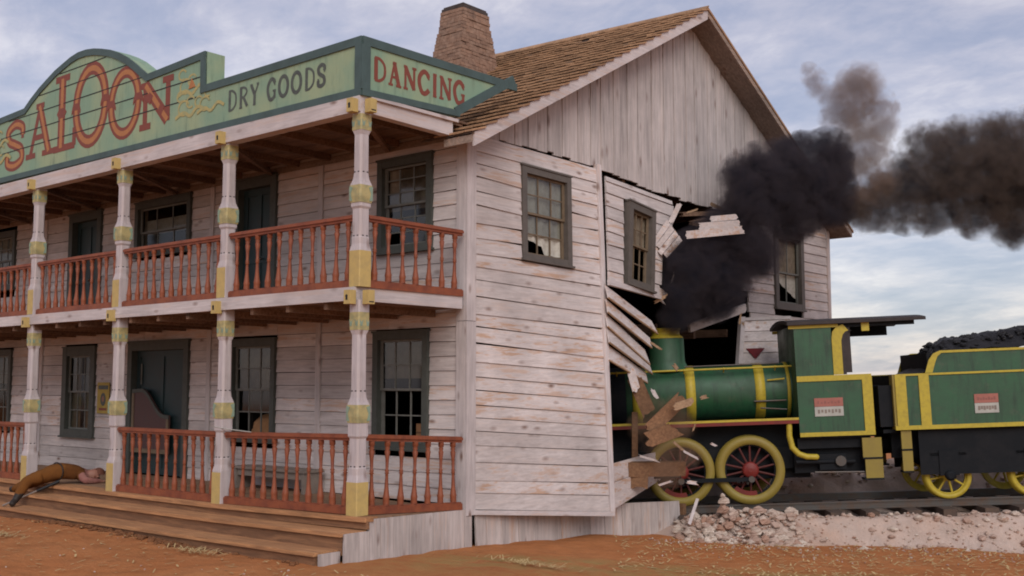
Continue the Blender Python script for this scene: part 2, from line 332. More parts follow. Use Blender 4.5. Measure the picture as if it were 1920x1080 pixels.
# straw and pebbles
g = M()
for i in range(2600):
    if i % 3: u, v = U(-1, 7.5), U(1.9, 6.5); p = TO+TD*u+TN*v
    else: p = V3((U(-11, 4), U(-5, -.9), 0))
    if p.x < .15 and p.y > -1.0: continue
    h = ground_h(p.x, p.y)+.02; a = U(0, 3.14); l = U(.03, .12); d = V3((math.cos(a), math.sin(a), U(-.1, .25)))*l; w = V3((-math.sin(a), math.cos(a), 0))*U(.005, .012)
    b = V3((p.x, p.y, h)); g.add([b-w, b+w, b+d+w, b+d-w], [(0, 1, 2, 3)], 'straw')
for i in range(420):
    q = random.gauss(0, 1); cxx, cyy = ((-1.9, -1.15), (-9.2, -1.25), (1.9, 1.2), (-5, -2.2))[i % 4]; p = V3((cxx+random.gauss(0, .30), cyy+random.gauss(0, .09), 0)); a = U(0, 3.14); l = U(.05, .16)
    d = V3((math.cos(a), math.sin(a), U(-.05, .3)))*l; w = V3((-math.sin(a), math.cos(a), 0))*.006; b = V3((p.x, p.y, ground_h(p.x, p.y)+.03)); g.add([b-w, b+w, b+d+w, b+d-w], [(0, 1, 2, 3)], 'straw')
tag(g.build('straw_litter'), 'scattered bits of dry straw on the dirt', kind='stuff')
def rock(m, c, r, mat='stone'):
    ph = [(U(-1, 1), U(-1, 1), U(-1, 1)) for _ in range(3)]; vs = []; n = 7
    rings = [(-.95, .3), (-.45, .9), (.15, 1), (.6, .75), (.95, .25)]
    sx, sy, sz = U(.7, 1.3), U(.7, 1.3), U(.45, .9)
    for z_, rr in rings:
        for i in range(n):
            a = 2*math.pi*i/n+z_; k = r*(1+U(-.22, .22))
            vs.append(c+V3((math.cos(a)*rr*k*sx, math.sin(a)*rr*k*sy, z_*k*sz)))
    m.add(vs, [(j*n+i, j*n+(i+1) % n, (j+1)*n+(i+1) % n, (j+1)*n+i) for j in range(4) for i in range(n)]+[tuple(range(n-1, -1, -1)), tuple(range(4*n, 5*n))], mat)
g = M()
for i in range(520):
    u, v = U(-.5, 8), 2.0+abs(random.gauss(0, .9)); p = TO+TD*u+TN*v
    if p.x < .1: continue
    r = U(.006, .02); rock(g, V3((p.x, p.y, ground_h(p.x, p.y)+r*.3)), r)
for i in range(160):
    p = V3((U(-11, 5), U(-6, -.9), 0)); r = U(.006, .016); rock(g, V3((p.x, p.y, ground_h(p.x, p.y)+r*.3)), r)
for i in range(260):
    x_ = U(-6.3, -2.2) if i < 200 else U(-12, 0); p = V3((x_, -.86-abs(random.gauss(0, .10)), 0)); rock(g, V3((p.x, p.y, ground_h(p.x, p.y)+.01)), U(.012, .045), 'clod')
tag(g.build('pebbles'), 'small pebbles lying on the dirt', kind='stuff')
# embankment of chalky rubble along both sides of the track
def mound_h(u, v):
    e = mn.noise(V3((u*.9, v*.9, 1)))*.10+mn.noise(V3((u*2.7, v*2.7, 5)))*.06+mn.noise(V3((u*8, v*8, 5)))*.022
    ridge = -.53+.10*math.sin(u*.9+.4)*.6+.040*u
    p = TO+TD*u+TN*v; gh = ground_h(p.x, p.y)-.06
    if v > 0:
        k = sm(1.90+.14*math.sin(u*1.3)+.09*math.sin(u*4.1), 1.15, v)*sm(-.35, .35, u); mid = sm(.95, 1.5, v)
        h = gh+(ridge+e-gh)*k; h = h*mid+(-.66+.040*u+e*.4)*(1-mid)
    else:
        mid = sm(-1.0, -2.0, v); far = sm(-9, -3, v)
        h = (-.66+.040*u+e*.4)*(1-mid)+mid*((-.14+e*2.6+.12*math.sin(u*1.1+1.5)+.040*u)*far+gh*(1-far))
    return h
g = M(); vs = []; nu = 0; us = [i*.08-1.7 for i in range(220)]; vv_ = [i*.09 for i in range(-80, 34)]
for v in vv_:
    for u in us: p = TO+TD*u+TN*v; vs.append((p.x, p.y, mound_h(u, v)))
nu = len(us); g.add(vs, [(j*nu+i, j*nu+i+1, (j+1)*nu+i+1, (j+1)*nu+i) for j in range(len(vv_)-1) for i in range(nu-1)], 'mound', .5, True)
tag(g.build('rubble_bank'), 'bank of pale chalky rubble beside the rails', kind='structure')
g = M()
for i in range(2400):
    near = i % 3 == 0
    u, v = (U(.0, 2.0), U(1.1, 2.1)) if near else (U(.3, 8.5), U(1.05, 2.15))
    r = (U(.03, .10) if R() < .35 else U(.015, .04)) if near else (U(.008, .028) if R() < .9 else U(.03, .09))
    if near: hh = .16*math.exp(-((u-1.0)/.6)**2-((v-1.7)/.5)**2)*R()
    else: hh = 0
    p = TO+TD*u+TN*v
    if p.x < .12: continue
    rock(g, V3((p.x, p.y, mound_h(u, v)+r*.35+hh)), r)
for i in range(260):
    u, v = U(2, 9), U(-5, -1.4); p = TO+TD*u+TN*v; rock(g, V3((p.x, p.y, mound_h(u, v)+.02)), U(.02, .07))
tag(g.build('rubble_stones'), 'loose broken stones heaped along the bank beside the rails', kind='stuff')
g = M(); rock(g, V3(TR(.78, 1.45, -.40)), .15); rock(g, V3(TR(.80, 1.42, -.26)), .09); rock(g, V3(TR(.78, 1.42, -.17)), .05)
tag(g.build('pale_boulder'), 'tall pale lump of stone on the rubble below the spoked red and yellow wheel', 'stone')
# ------------------------------------------------------------ railway track
trk = empty('railway_track', TR(3, 0, -.5), 'dark steel railway track on timber sleepers running into the broken wall', 'railway track')
def tpart(m, name, par): o = m.build(name); o.parent = par; o.matrix_parent_inverse = Matrix.Translation(-V3(par.location)); return o
for v in (.72, -.72):
    m = M()
    for z0, z1, hw in ((-.53, -.515, .06), (-.515, -.43, .010), (-.43, -.40, .034)):
        m.hexa([TR(u, v+w, z) for z in (z0, z1) for u, w in ((-8, -hw), (12, -hw), (12, hw), (-8, hw))], 'steel')
    tpart(m, 'rail', trk)
for k in range(28):
    u = -6+k*.62+U(-.04, .04); m = M(); a = U(-.02, .02)
    m.hexa([TR(u+du+a*v, v, z) for z in (-.66, -.532) for du, v in ((-.11, -1.2), (.11, -1.2), (.11, 1.2), (-.11, 1.2))], 'slp')
    tpart(m, 'sleeper', trk)
# ------------------------------------------------------------ the saloon
D = 2.05; BL = -19.0; HB = 5.30; YB = 14.5
sal = empty('saloon_building', (0, 0, 0), 'two storey whitewashed timber saloon with a porch, balcony and a smashed side wall', 'building')
def board_rows(m, f, u0, u1, z0, z1, h, holes, mat, lim=None, gap=.007, bottom=.024, top=.008, back=-.03, maxlen=4.2, zvar=0.):
    """lapped boards; f(u,z,o)->point, holes=(u0,u1,z0,z1), lim(z)->(ulo,uhi)"""
    z = z0
    while z < z1-.03:
        hh = h*U(1-zvar, 1+zvar) if zvar else h; zt = min(z+hh, z1)
        lo, hi = (u0, u1) if lim is None else lim((z+zt)/2)
        segs = [(lo, hi)]
        for a, b, c, d in holes:
            if zt > c+.005 and z < d-.005:
                ns = []
                for p, q in segs:
                    if b <= p or a >= q: ns.append((p, q))
                    else:
                        if a-p > .02: ns.append((p, a))
                        if q-b > .02: ns.append((b, q))
                segs = ns
        cutz = [d for a, b, c, d in holes if z < d < zt]
        for p, q in segs:
            if q-p < .03: continue
            m.add([f(p, z, back), f(q, z, back), f(q, zt, back), f(p, zt, back)], [(0, 1, 2, 3)], 'dark')  # near-black sheet behind the gap, paints the shade line under each board
            x = p
            while x < q-.01:
                e = min(q, x+U(.5, 1.)*maxlen); e = q if q-e < .4 else e
                zb = z+gap*U(.6, 1.4); s0, s1 = bottom*U(.8, 1.25), top
                j = U(-.004, .004)
                m.hexa([f(x+.002, zb+j, back+.012), f(e-.002, zb-j, back+.012), f(e-.002, zb-j, s0), f(x+.002, zb+j, s0),
                        f(x+.002, zt, back+.012), f(e-.002, zt, back+.012), f(e-.002, zt, s1), f(x+.002, zt, s1)], mat)
                x = e
        z = zt
# window and door openings in the front wall: x0, x1, z0, z1
WA = (-1.84, -.66, 3.74, 5.17); DB = (-5.58, -4.37, 2.87, 5.30); WCc = (-8.82, -6.92, 4.22, 5.26); DD = (-11.4, -10.1, 2.87, 5.28); WE = (-15.1, -13.84, 3.9, 5.2)
WF = (-1.90, -.72, .76, 2.50); WG = (-5.60, -4.32, .76, 2.48); DH = (-8.92, -6.86, 0.02, 2.52); WI = (-11.47, -10.17, .66, 2.48); WJ = (-15.1, -13.80, .72, 2.48)
OPEN = [WA, DB, WCc, DD, WE, WF, WG, DH, WI, WJ]
ff = lambda u, z, o: V3((u, D-o, z)); fs = lambda u, z, o: V3((o, u, z))
m = M(); board_rows(m, ff, BL, -.16, 0, 2.86, .212, OPEN, 'sidX'); board_rows(m, ff, BL, -.16, 2.86, 5.62, .212, OPEN, 'sidX'); m.build('front_wall', sal)
for x in (-3.22, -6.25, -9.45, -12.45, -15.6):
    m = M()
    for a, b in ((0, 2.80), (2.795, 5.5)): m.box((x-.055, D-.05+(.001 if a else 0), a), (x+.055, D-.02, b), 'trimZ')
    m.build('wall_batten', sal)
m = M()
for a, b in ((-.14, 2.62), (2.628, 5.40)):
    m.box((-.16, D-.045, a), (-.002, D+.03, b), 'trimZ'); m.box((-.03, D-.04, a), (.045, D+.16, b-.0), 'trimZ')
m.build('corner_board', sal)
# gable of upright boards
RS = .541; RZ = 8.82; RY = 8.26
def roofz(y): return RZ-RS*abs(y-RY)
def gab_low(y):
    pts = [(1.9, 5.42), (4.4, 5.45), (5.5, 5.36), (6.8, 5.26), (8.5, 5.18), (10, 5.21), (14.6, 5.28)]
    for (a, p), (b, q) in zip(pts, pts[1:]):
        if a <= y <= b: return p+(q-p)*(y-a)/(b-a)
    return 5.28
m = M(); y = 2.07; i = 0
while y < 14.48:
    w = U(.13, .27); e = min(y+w, 14.5); o = .012+.012*(i % 2)+U(0, .006); lo = gab_low((y+e)/2)-U(.0, .05)-(.02 if y < 5 else 0)
    m.hexa([(-.02, y, lo), (o, y, lo), (o, e-.006, lo), (-.02, e-.006, lo), (-.02, y, roofz(y)-.05), (o, y, roofz(y)-.05), (o, e-.006, roofz(e)-.05), (-.02, e-.006, roofz(e)-.05)], 'gab')
    y = e; i += 1
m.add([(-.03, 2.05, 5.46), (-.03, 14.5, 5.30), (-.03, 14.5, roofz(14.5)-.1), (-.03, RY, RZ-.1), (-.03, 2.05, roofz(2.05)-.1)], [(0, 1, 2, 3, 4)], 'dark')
m.build('gable', sal)
# far, still standing part of the side wall
def lim_r(z):
    e = U(-.12, .12)
    if z < 1.0: return 13.9, 14.46
    if z < 2.6: return 12.2+e, 14.46
    if z < 3.05: return 10.2+e*.3, 14.46
    if z < 3.6: return 10.65+e, 14.46
    return 10.5+e*1.5, 14.46
W3 = (11.75, 13.15, 3.36, 5.05)
m = M(); board_rows(m, fs, 10, 14.46, -.2, 5.3, .212, [W3], 'sidY', lim=lim_r); m.box((-.03, 14.46, -.4), (.045, 14.6, 5.3), 'trimZ')
m.build('side_wall', sal)
def QX(l): # points of the photograph put on the planes x = X
    o = []
    for px, py, Xp in l:
        r_ = FW+RT*((px-960)/F_PX)-UP*((py-540)/F_PX); o.append(CAM+r_*((Xp-CAM.x)/r_.x))
    return o
RQ = QX([(1387, 684, .5), (1500, 681, 1.0), (1496, 592, .9), (1392, 596, .30)])
def PR(s_, t_, o):
    p = (RQ[0]*(1-s_)+RQ[1]*s_)*(1-t_)+(RQ[3]*(1-s_)+RQ[2]*s_)*t_; n = (RQ[1]-RQ[0]).cross(RQ[3]-RQ[0]).normalized(); n = n if n.x > 0 else -n; return p+n*o
m = M(); board_rows(m, PR, 0, 1, 0, 1, .235, [], 'sidY', lim=lambda t: (U(0, .03), 1-U(0, .03)-(.10 if t > .5 else 0)), gap=.008, maxlen=9, zvar=.1)
m.hexa([PR(-.05, 0, -.04), PR(.02, 0, -.04), PR(.02, 0, .06), PR(-.05, 0, .06), PR(-.05, 1., -.04), PR(.02, 1., -.04), PR(.02, 1., .06), PR(-.05, 1., .06)], 'trimZ')
o = m.build('pushed_out_wall_piece', sal); o['label'] = 'clapboard piece pushed out above the boiler with a red mark'
m = M(); m.prism([(.07, .32), (.38, .32), (.23, .10)], PR, .03, .045, 'redp'); m.build('red_mark', sal)
# shell that keeps the rooms dark
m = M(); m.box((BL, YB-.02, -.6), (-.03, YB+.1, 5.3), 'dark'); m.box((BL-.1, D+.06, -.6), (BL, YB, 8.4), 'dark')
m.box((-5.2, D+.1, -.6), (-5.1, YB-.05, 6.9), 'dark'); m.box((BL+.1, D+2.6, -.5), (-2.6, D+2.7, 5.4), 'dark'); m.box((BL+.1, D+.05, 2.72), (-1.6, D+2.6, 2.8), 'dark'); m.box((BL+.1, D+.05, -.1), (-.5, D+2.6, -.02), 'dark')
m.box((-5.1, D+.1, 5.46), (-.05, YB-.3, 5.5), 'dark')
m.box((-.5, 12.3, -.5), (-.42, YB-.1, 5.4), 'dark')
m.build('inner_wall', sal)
m = M()
for y in (6.2, 7.3, 8.5, 9.6, 10.8): m.box((-4.9, y-.04, 5.24), (-.06, y+.04, 5.44), 'ceil')
for y, z in ((7.9, 2.7), (9.3, 2.62), (10.6, 2.7)): m.box((-4.9, y-.04, z), (-.5, y+.04, z+.16), 'ceil')
m.build('ceiling_joist', sal)
# ---- roof
roof = empty('roof', (0, 0, 0)); roof.parent = sal
XE = .50; XL = -20.0; YF = 1.62; YBK = 14.82
def rp(x, y, o=0.):      # a point on the roof top, ridge rising slightly to the far end
    k = max(0, min(1, (XE-x)/12.)); return V3((x, y-0*o, roofz(y)+o+k*.30*max(0, 1-abs(y-RY)/6.5)))
m = M()
for xa, xb, ya, yb in ((XL, -.06, 2.0, RY), (-.06, XE-.03, YF, RY), (XL, XE-.03, RY, YBK)):
    m.hexa([rp(xa, ya, -.13), rp(xb, ya, -.13), rp(xb, yb, -.13), rp(xa, yb, -.13), rp(xa, ya, -.02), rp(xb, ya, -.02), rp(xb, yb, -.02), rp(xa, yb, -.02)], 'soff')
m.build('roof_deck', roof)
m = M(); n_rows = 27
for r in range(n_rows):
    y0 = YF-.05+(RY-YF+.03)*r/n_rows; y1 = y0+(RY-YF)/n_rows*1.25; x = XE+.02-U(0, .1)
    x = XE+.03
    for kx in range(14): xa_ = XE+.01-kx; m.hexa([rp(xa_-1, y0+.03, .004), rp(xa_, y0+.03, .004), rp(xa_, y0+.12, .002), rp(xa_-1, y0+.12, .002), rp(xa_-1, y0+.03, .03), rp(xa_, y0+.03, .03), rp(xa_, y0+.12, .02), rp(xa_-1, y0+.12, .02)], 'slp') if (xa_ > 0 or y0 > 2.0) else None  # dark strip below each course, paints the shade under the shingle butts
    while x > -13.5:
        w = U(.11, .22); dy = U(-.012, .014); lift = U(.060, .070); e = x-w+.006
        if x < -.06 and y0 < 2.0: break
        if R() < .015: x -= w; continue
        a0, a1 = rp(x, y0+dy, lift), rp(e, y0+dy+U(-.008, .008), lift+U(-.006, .006)); b1, b0 = rp(e, min(y1, RY), .002), rp(x, min(y1, RY), .002)
        dn = V3((0, 0, -.028))
        m.hexa([a0+dn, a1+dn, b1+dn, b0+dn, a0, a1, b1, b0], 'shin'); x -= w
m.build('shingles', roof)
m = M()
for ya, yb, mt, hh in ((1.66, RY, 'trimY', -.20), (RY, YBK, 'soff', -.13)):
    q = [rp(XE-.04, ya, hh), rp(XE, ya, hh), rp(XE, yb, hh), rp(XE-.04, yb, hh), rp(XE-.04, ya, .0), rp(XE, ya, .0), rp(XE, yb, .0), rp(XE-.04, yb, .0)]
    m.hexa(q, mt, .8)
m.build('rake_board', roof)
m = M(); m.hexa([rp(XE+.02, RY-.02, .0), rp(XE+.02, YBK+.05, .0), rp(-13, YBK+.05, .0), rp(-13, RY-.02, 0), rp(XE+.02, RY-.02, .05), rp(XE+.02, YBK+.05, .05), rp(-13, YBK+.05, .05), rp(-13, RY-.02, .05)], 'shin', .6)
for r in range(60):
    x = XE+.02-r*.23; m.hexa([rp(x-.22, RY-.13, .045-.05), rp(x, RY-.13, .045-.05), rp(x, RY+.02, .055), rp(x-.22, RY+.02, .055), rp(x-.22, RY-.13, .02), rp(x, RY-.13, .02), rp(x, RY+.02, .085), rp(x-.22, RY+.02, .085)], 'shin')
m.build('ridge_cap', roof)
# chimney: tapered brick stack, course by course
m = M(); cx0, cy0 = -3.72, 6.05
def csize(z):
    k = max(0, min(1, (z-7.2)/1.95)); return .47-.20*k, .66-.31*k
z = 6.9; row = 0
m.hexa([(cx0+sx*csize(zz)[0]*.97, cy0+sy*csize(zz)[1]*.97, zz) for zz in (6.9, 9.17) for sx, sy in ((-1, -1), (1, -1), (1, 1), (-1, 1))], 'soot')
while z < 9.13:
    h = .072; a, b = csize(z); a += U(-.008, .012); b += U(-.008, .012); mt = 'soot' if z > 8.98+U(-.05, .03) else 'brick'; ex = .008 if z > 8.95 else 0
    for face in range(4):
        Ln = a if face % 2 == 0 else b; p = -Ln+(-.08 if row % 2 else 0)
        while p < Ln:
            q = min(p+.2+U(-.01, .01), Ln); pp = max(p, -Ln); o = U(-.006, .012)+ex
            if q-pp > .03:
                if face == 0: m.box((cx0+pp+.004, cy0-b-o, z+.006), (cx0+q-.004, cy0-b+.1, z+h-.004), mt)
                if face == 2: m.box((cx0+pp+.004, cy0+b-.1, z+.006), (cx0+q-.004, cy0+b+o, z+h-.004), mt)
                if face == 1: m.box((cx0+a-.1, cy0+pp+.004, z+.006), (cx0+a+o+.002, cy0+q-.004, z+h-.004), mt)
                if face == 3: m.box((cx0-a-o-.002, cy0+pp+.004, z+.006), (cx0-a+.1, cy0+q-.004, z+h-.004), mt)
            p = q
    z += h; row += 1
m.build('chimney', roof)
# ---- porch, balcony and steps
m = M(); y = -.13
for k in range(15):
    e = -.13+(D+.10)*(k+1)/15; mt = 'step' if k < 2 else 'floor'; j = -.002*(k % 2); m.box((BL, y+.003, -.05), (-2.9, e-.003, .005+j), mt)
    fz = lambda yy: .05-.11*(yy+.13)/2.18; xr = lambda yy: .30 if k == 0 else .245-.13*yy; za, zb_ = fz(y), fz(e)
    m.hexa([(-2.9, y+.003, -.05), (xr(y), y+.003, -.05+za), (xr(e), e-.003, -.05+zb_), (-2.9, e-.003, -.05), (-2.9, y+.003, .005+j), (xr(y), y+.003, .005+j+za), (xr(e), e-.003, .005+j+zb_), (-2.9, e-.003, .005+j)], mt); y = e
m.build('porch_floor', sal)
m = M(); y = -.09
for k in range(14):
    e = -.09+(D+.02)*(k+1)/14; m.box((BL, y+.004, 2.80), (-.02, e-.004, 2.86), 'ceil'); y = e
for k in range(24): x = -.6-k*.8; m.box((x-.035, -.06, 2.70), (x+.035, D-.05, 2.80), 'ceil')
m.build('balcony_floor', sal)
m = M(); m.box((BL, -.13, 2.79), (.03, -.09, 2.965), 'trimX', .6); m.box((-.02, -.09, 2.79), (.03, 1.93, 2.965), 'trimY', .7); m.build('balcony_fascia', sal)
m = M(); y = -.06
for k in range(14):
    e = -.06+(D+.0)*(k+1)/14; m.box((BL, y+.004, 5.46), (-.03, e-.004, 5.50), 'ceil'); y = e
for k in range(24): x = -.6-k*.8; m.box((x-.035, -.04, 5.36), (x+.035, D-.05, 5.46), 'ceil')
for k in range(6):
    x = -2.9*k-.12; m.hexa([(x-1.5, 1.95, 5.30), (x-1.44, 1.99, 5.30), (x+.03, .04, 5.30), (x-.03, 0, 5.30), (x-1.5, 1.95, 5.36), (x-1.44, 1.99, 5.36), (x+.03, .04, 5.36), (x-.03, 0, 5.36)], 'ceil')
m.build('porch_ceiling', sal)
m = M(); m.box((BL, -.12, 5.27), (.08, .06, 5.50), 'trimX', .7); m.hexa([(-.06, .06, 5.27), (.08, .06, 5.27), (.08, 1.66, 5.25), (-.06, 1.66, 5.25), (-.06, .06, 5.50), (.08, .06, 5.50), (.08, 1.66, 5.5), (-.06, 1.66, 5.5)], 'trimY', .7)
m.box((.08, .06, 5.455), (.12, 1.74, 5.50), 'trimY', .8); m.build('porch_beam', sal)
m = M(); m.box((BL, -.02, 5.50), (.0, 2.2, 5.53), 'ceil'); m.build('porch_roof', sal)
m = M()
def tread(x1, y0, y1, z0, z1, r1, mt, rn):
    m.box((BL, y0, z0), (-2.9, y1, z1), mt, rn); m.hexa([(-2.9, y0, z0), (x1, y0, z0+r1), (x1, y1, z0+r1), (-2.9, y1, z0), (-2.9, y0, z1), (x1, y0, z1+r1), (x1, y1, z1+r1), (-2.9, y1, z1)], mt, rn)
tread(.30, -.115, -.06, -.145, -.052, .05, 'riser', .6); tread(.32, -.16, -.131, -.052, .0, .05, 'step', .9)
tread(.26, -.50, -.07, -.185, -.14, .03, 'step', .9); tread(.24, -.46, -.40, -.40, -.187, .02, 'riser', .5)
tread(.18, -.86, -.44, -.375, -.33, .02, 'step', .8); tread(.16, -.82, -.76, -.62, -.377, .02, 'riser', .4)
m.build('front_steps', sal)
m = M()          # upright skirting boards of the side
def skirt_run(pts_top, zb, y0, y1, xo=0.0, tilt=0.):
    y = y0
    while y < y1-.02:
        w = U(.14, .26); e = min(y+w, y1); jo = U(0, .014); o = (xo(y) if callable(xo) else xo)+jo; oe = (xo(e) if callable(xo) else xo)+jo
        def tp(yy):
            for (a, p), (b, q) in zip(pts_top, pts_top[1:]):
                if a <= yy <= b: return p+(q-p)*(yy-a)/(b-a)
            return pts_top[-1][1]
        m.hexa([(o-.03, y+tilt, zb(y)), (o, y+tilt, zb(y)), (oe, e-.005+tilt, zb(e)), (oe-.03, e-.005+tilt, zb(e)), (o-.03, y, tp(y)), (o, y, tp(y)), (oe, e-.005, tp(e)), (oe-.03, e-.005, tp(e))], 'skirt'); y = e
zb = lambda y: ground_h(.1, y)-.08
skirt_run([(-1, .055), (3, -.085)], zb, -.05, 2.17, lambda y: .275-.125*y)
skirt_run([(-1, -.12), (0, -.12)], zb, -.46, -.055, .28); skirt_run([(-1, -.33), (0, -.33)], zb, -.80, -.465, .22)
skirt_run([(2.1, -.10), (5.2, -.24), (7.0, -.285)], zb, 2.24, 6.88, lambda y: .012+max(0, y-5.2)*.33, .04)
m.build('skirting', sal)
m = M(); m.box((-.10, 2.0, -.5), (-.06, 6.6, -.36), 'dark'); m.box((.48, 6.94, -.95), (.60, 7.05, -.34), 'brn'); m.box((-.1, -.0, -.62), (-.06, 2.1, -.12), 'dark'); m.build('sill_beam', sal)
# posts
def ring8(m, x, y, secs):
    """secs: (z, half width, chamfer, material for the band above)"""
    for (z0, a0, c0, mt), (z1, a1, c1, _) in zip(secs, secs[1:]):
        vs = []
        for z, a, c in ((z0, a0, c0), (z1, a1, c1)):
            for px, py in ((a, a-c), (a-c, a), (-a+c, a), (-a, a-c), (-a, -a+c), (-a+c, -a), (a-c, -a), (a, -a+c)): vs.append((x+px, y+py, z))
        m.add(vs, [(i, (i+1) % 8, 8+(i+1) % 8, 8+i) for i in range(8)]+[(8, 9, 10, 11, 12, 13, 14, 15), (7, 6, 5, 4, 3, 2, 1, 0)], mt, .5)
def notch(m, x, y, z, a):
    for k in (-.035, .035):
        m.box((x+k-.014, y-a-.003, z), (x+k+.014, y-a+.01, z+.014), 'blk'); m.box((x+a-.01, y+k-.014, z), (x+a+.003, y+k+.014, z+.014), 'blk')
def porch_post(k, up):
    x = -2.9*k+(-.0); y = 0.0; zo = 2.97 if up else .0; m = M(); b = .013
    topz = 2.30 if up else 2.80
    bm_ = 'yel' if k == 0 else 'post'; zl = .05 if (k == 0 and not up) else 0.; dz_ = 0 if up else .12
    S = [(zl, .105, .012, bm_), (.47, .105, .012, 'post'), (.56, .088, .02, 'post'), (.64, .088, .02, 'post'), (.66, .083, .02, 'post'), (1.02, .083, .02, 'post'), (1.05, .10, .02, 'post'), (1.10+dz_, .10, .02, 'post'), (1.36+dz_, .10, .02, 'post'), (1.42+dz_, .088, .03, 'post'), (1.50+dz_, .080, .03, 'post')]
    S2 = [(2.00 if up else 2.35, .078, .03, 'post'), (2.06 if up else 2.41, .094, .02, 'post')]
    bk = [(1.10, .108, .02, 'ygr'), (1.18, .1165, .02, 'ygr'), (1.33, .110, .02, 'post'), (1.36, .103, .02, 'post')]
    cap = [(S2[-1][0], .098, .02, 'ygr'), (topz-.16 if not up else topz-.03, .098, .02, 'post'), (topz, .096, .02, 'post')]
    sh = lambda L_: [(z+zo+(dz_ if 1.0 < z < 1.4 else 0), a, c, mt) for z, a, c, mt in L_]
    full = [(z+zo, a, c, mt) for z, a, c, mt in S+S2+[(topz, .090, .02, 'post')]]; ring8(m, x, y, full)
    if k: m.box((x-.10, y-.109, zo+.005), (x+.10, y-.1052, zo+.45), 'yel')
    notch(m, x, y, zo+.66, .083); notch(m, x, y, zo+(1.50 if up else 1.62), .080)
    o = m.build('porch_post', sal, (x, y, zo))
    m = M(); ring8(m, x, y, sh(bk)); z0 = zo+1.10+(0 if up else .12)
    lf = [(.045, .02), (.10, .03), (.10, .22), (.035, .20), (.07, .12)]
    m.prism([(-a_, z0+b_) for a_, b_ in lf], lambda u, w, d: V3((x+u, y-d, w)), .112, .1185, 'leaf'); m.prism([(a_, z0+b_) for a_, b_ in lf], lambda u, w, d: V3((x+d, y+u, w)), .112, .1185, 'leaf')
    c1 = m.build('painted_block', None, (x, y, z0)); c1.parent = o; c1.location = (0, 0, z0-zo)
    m = M(); ring8(m, x, y, sh(cap)); z1 = zo+S2[-1][0]
    for s in (-1, 1):
        pl = [(s*.055-.018, z1+.05), (s*.055+.018, z1+.05), (s*.055+.03, z1+.13), (s*.055, z1+.10), (s*.055-.03, z1+.14)]
        m.prism(pl, lambda u, w, d: V3((x+u, y-d, w)), .097, .1005, 'leaf'); m.prism(pl, lambda u, w, d: V3((x+d, y+u, w)), .097, .1005, 'leaf')
    c2 = m.build('capital', None, (x, y, z1)); c2.parent = o; c2.location = (0, 0, z1-zo)
    zb_ = zo+topz-(.02 if up else .06)
    for side in ((0, -1),)+(((1, 0),) if k == 0 else ()):
        m = M(); cx_, cy__ = x+side[0]*.17, y+side[1]*.17; o2 = .05 if side[1] else 0
        off = -.05 if side[1] else .0
        m.box((cx_-.055+off*0, cy__-.055, zb_), (cx_+.055, cy__+.055, zb_+.18), 'yel')
        if side[1]: m.lathe((cx_, cy__-.057, zb_+.10), (0, -1, 0), [(0, .022), (.003, .022)], 10, 'blk'); m.box((cx_-.018, cy__-.058, zb_+.05), (cx_+.018, cy__-.055, zb_+.09), 'blk')
        else: m.box((cx_+.055, cy__-.04, zb_+.02), (cx_+.058, cy__+.04, zb_+.035), 'blk')
        m.box((cx_-.03-side[0]*.08, cy__-.03-side[1]*.08, zb_+.02), (cx_+.03-side[0]*.05, cy__+.03-side[1]*.05, zb_+.16), 'post')
        c3 = m.build('bracket_block', None, (x, y, zb_)); c3.parent = o; c3.location = (0, 0, zb_-zo)
for k in range(6):
    porch_post(k, False); porch_post(k, True)
# balustrades
def bal_mesh(h):
    m = M(); prof = [(0, .036), (.02, .036), (.09, .036), (.115, .040), (.15, .034), (.26, .024), (.44, .019), (.485, .018), (.50, .027), (.52, .018), (.54, .026), (.56, .018), (.72, .022), (.84, .031), (.87, .022), (.895, .031), (.915, .022), (.93, .033), (1, .033)]
    m.lathe((0, 0, 0), (0, 0, 1), [(a*h, r*(1.22 if r > .022 else 1.12)) for a, r in prof], 8, 'rail'); return m
PROTO = {}
def railing(p0, p1, z, n, h=.96, tilt=(0, 0)):
    p0, p1 = V3(p0), V3(p1); d = (p1-p0).normalized(); s = V3((d.y, -d.x, 0)); m = M(); L_ = (p1-p0).length
    m.fbox(p0, d, s, Z, (0, -.05, z), (L_, .05, z+.09), 'rail'); m.fbox(p0, d, s, Z, (0, -.03, z+.09), (L_, .03, z+.105), 'rail')
    m.fbox(p0, d, s, Z, (0, -.035, z+h-.085), (L_, .035, z+h-.05), 'rail'); m.fbox(p0, d, s, Z, (0, -.058, z+h-.05), (L_, .058, z+h-.015), 'rail'); m.fbox(p0, d, s, Z, (0, -.04, z+h-.015), (L_, .04, z+h), 'rail')
    rz = lambda t: tilt[0]+(tilt[1]-tilt[0])*t
    m.v = [(a, b, c_+rz((V3((a, b, 0))-V3((p0.x, p0.y, 0))).dot(d)/L_)) for a, b, c_ in m.v]
    c = (p0+p1)/2; o = m.build('railing', sal, (c.x, c.y, z)); hb = h-.085-.105
    for i in range(n):
        q = p0+d*(L_*(i+.55)/(n+.1)); k = round(hb, 3)
        if k not in PROTO: b = bal_mesh(hb).build('baluster'); PROTO[k] = b
        else: b = PROTO[k].copy(); C.objects.link(b)
        b.parent = o; b.location = (q.x-c.x+U(-.004, .004), q.y-c.y, .105+rz((i+.55)/(n+.1))); b.rotation_euler = (U(-.022, .022), U(-.022, .022), U(0, 3))
for k in range(4): railing((-2.9*k-.105, 0, 0), (-2.9*(k+1)+.105, 0, 0), 2.966, 11)
railing((0, .105, 0), (0, 1.93, 0), 2.966, 7)
for k in (0, 1, 3): railing((-2.9*k-.105, 0, 0), (-2.9*(k+1)+.105, 0, 0), .01, 11, 1.02, (.045 if k == 0 else 0, 0))
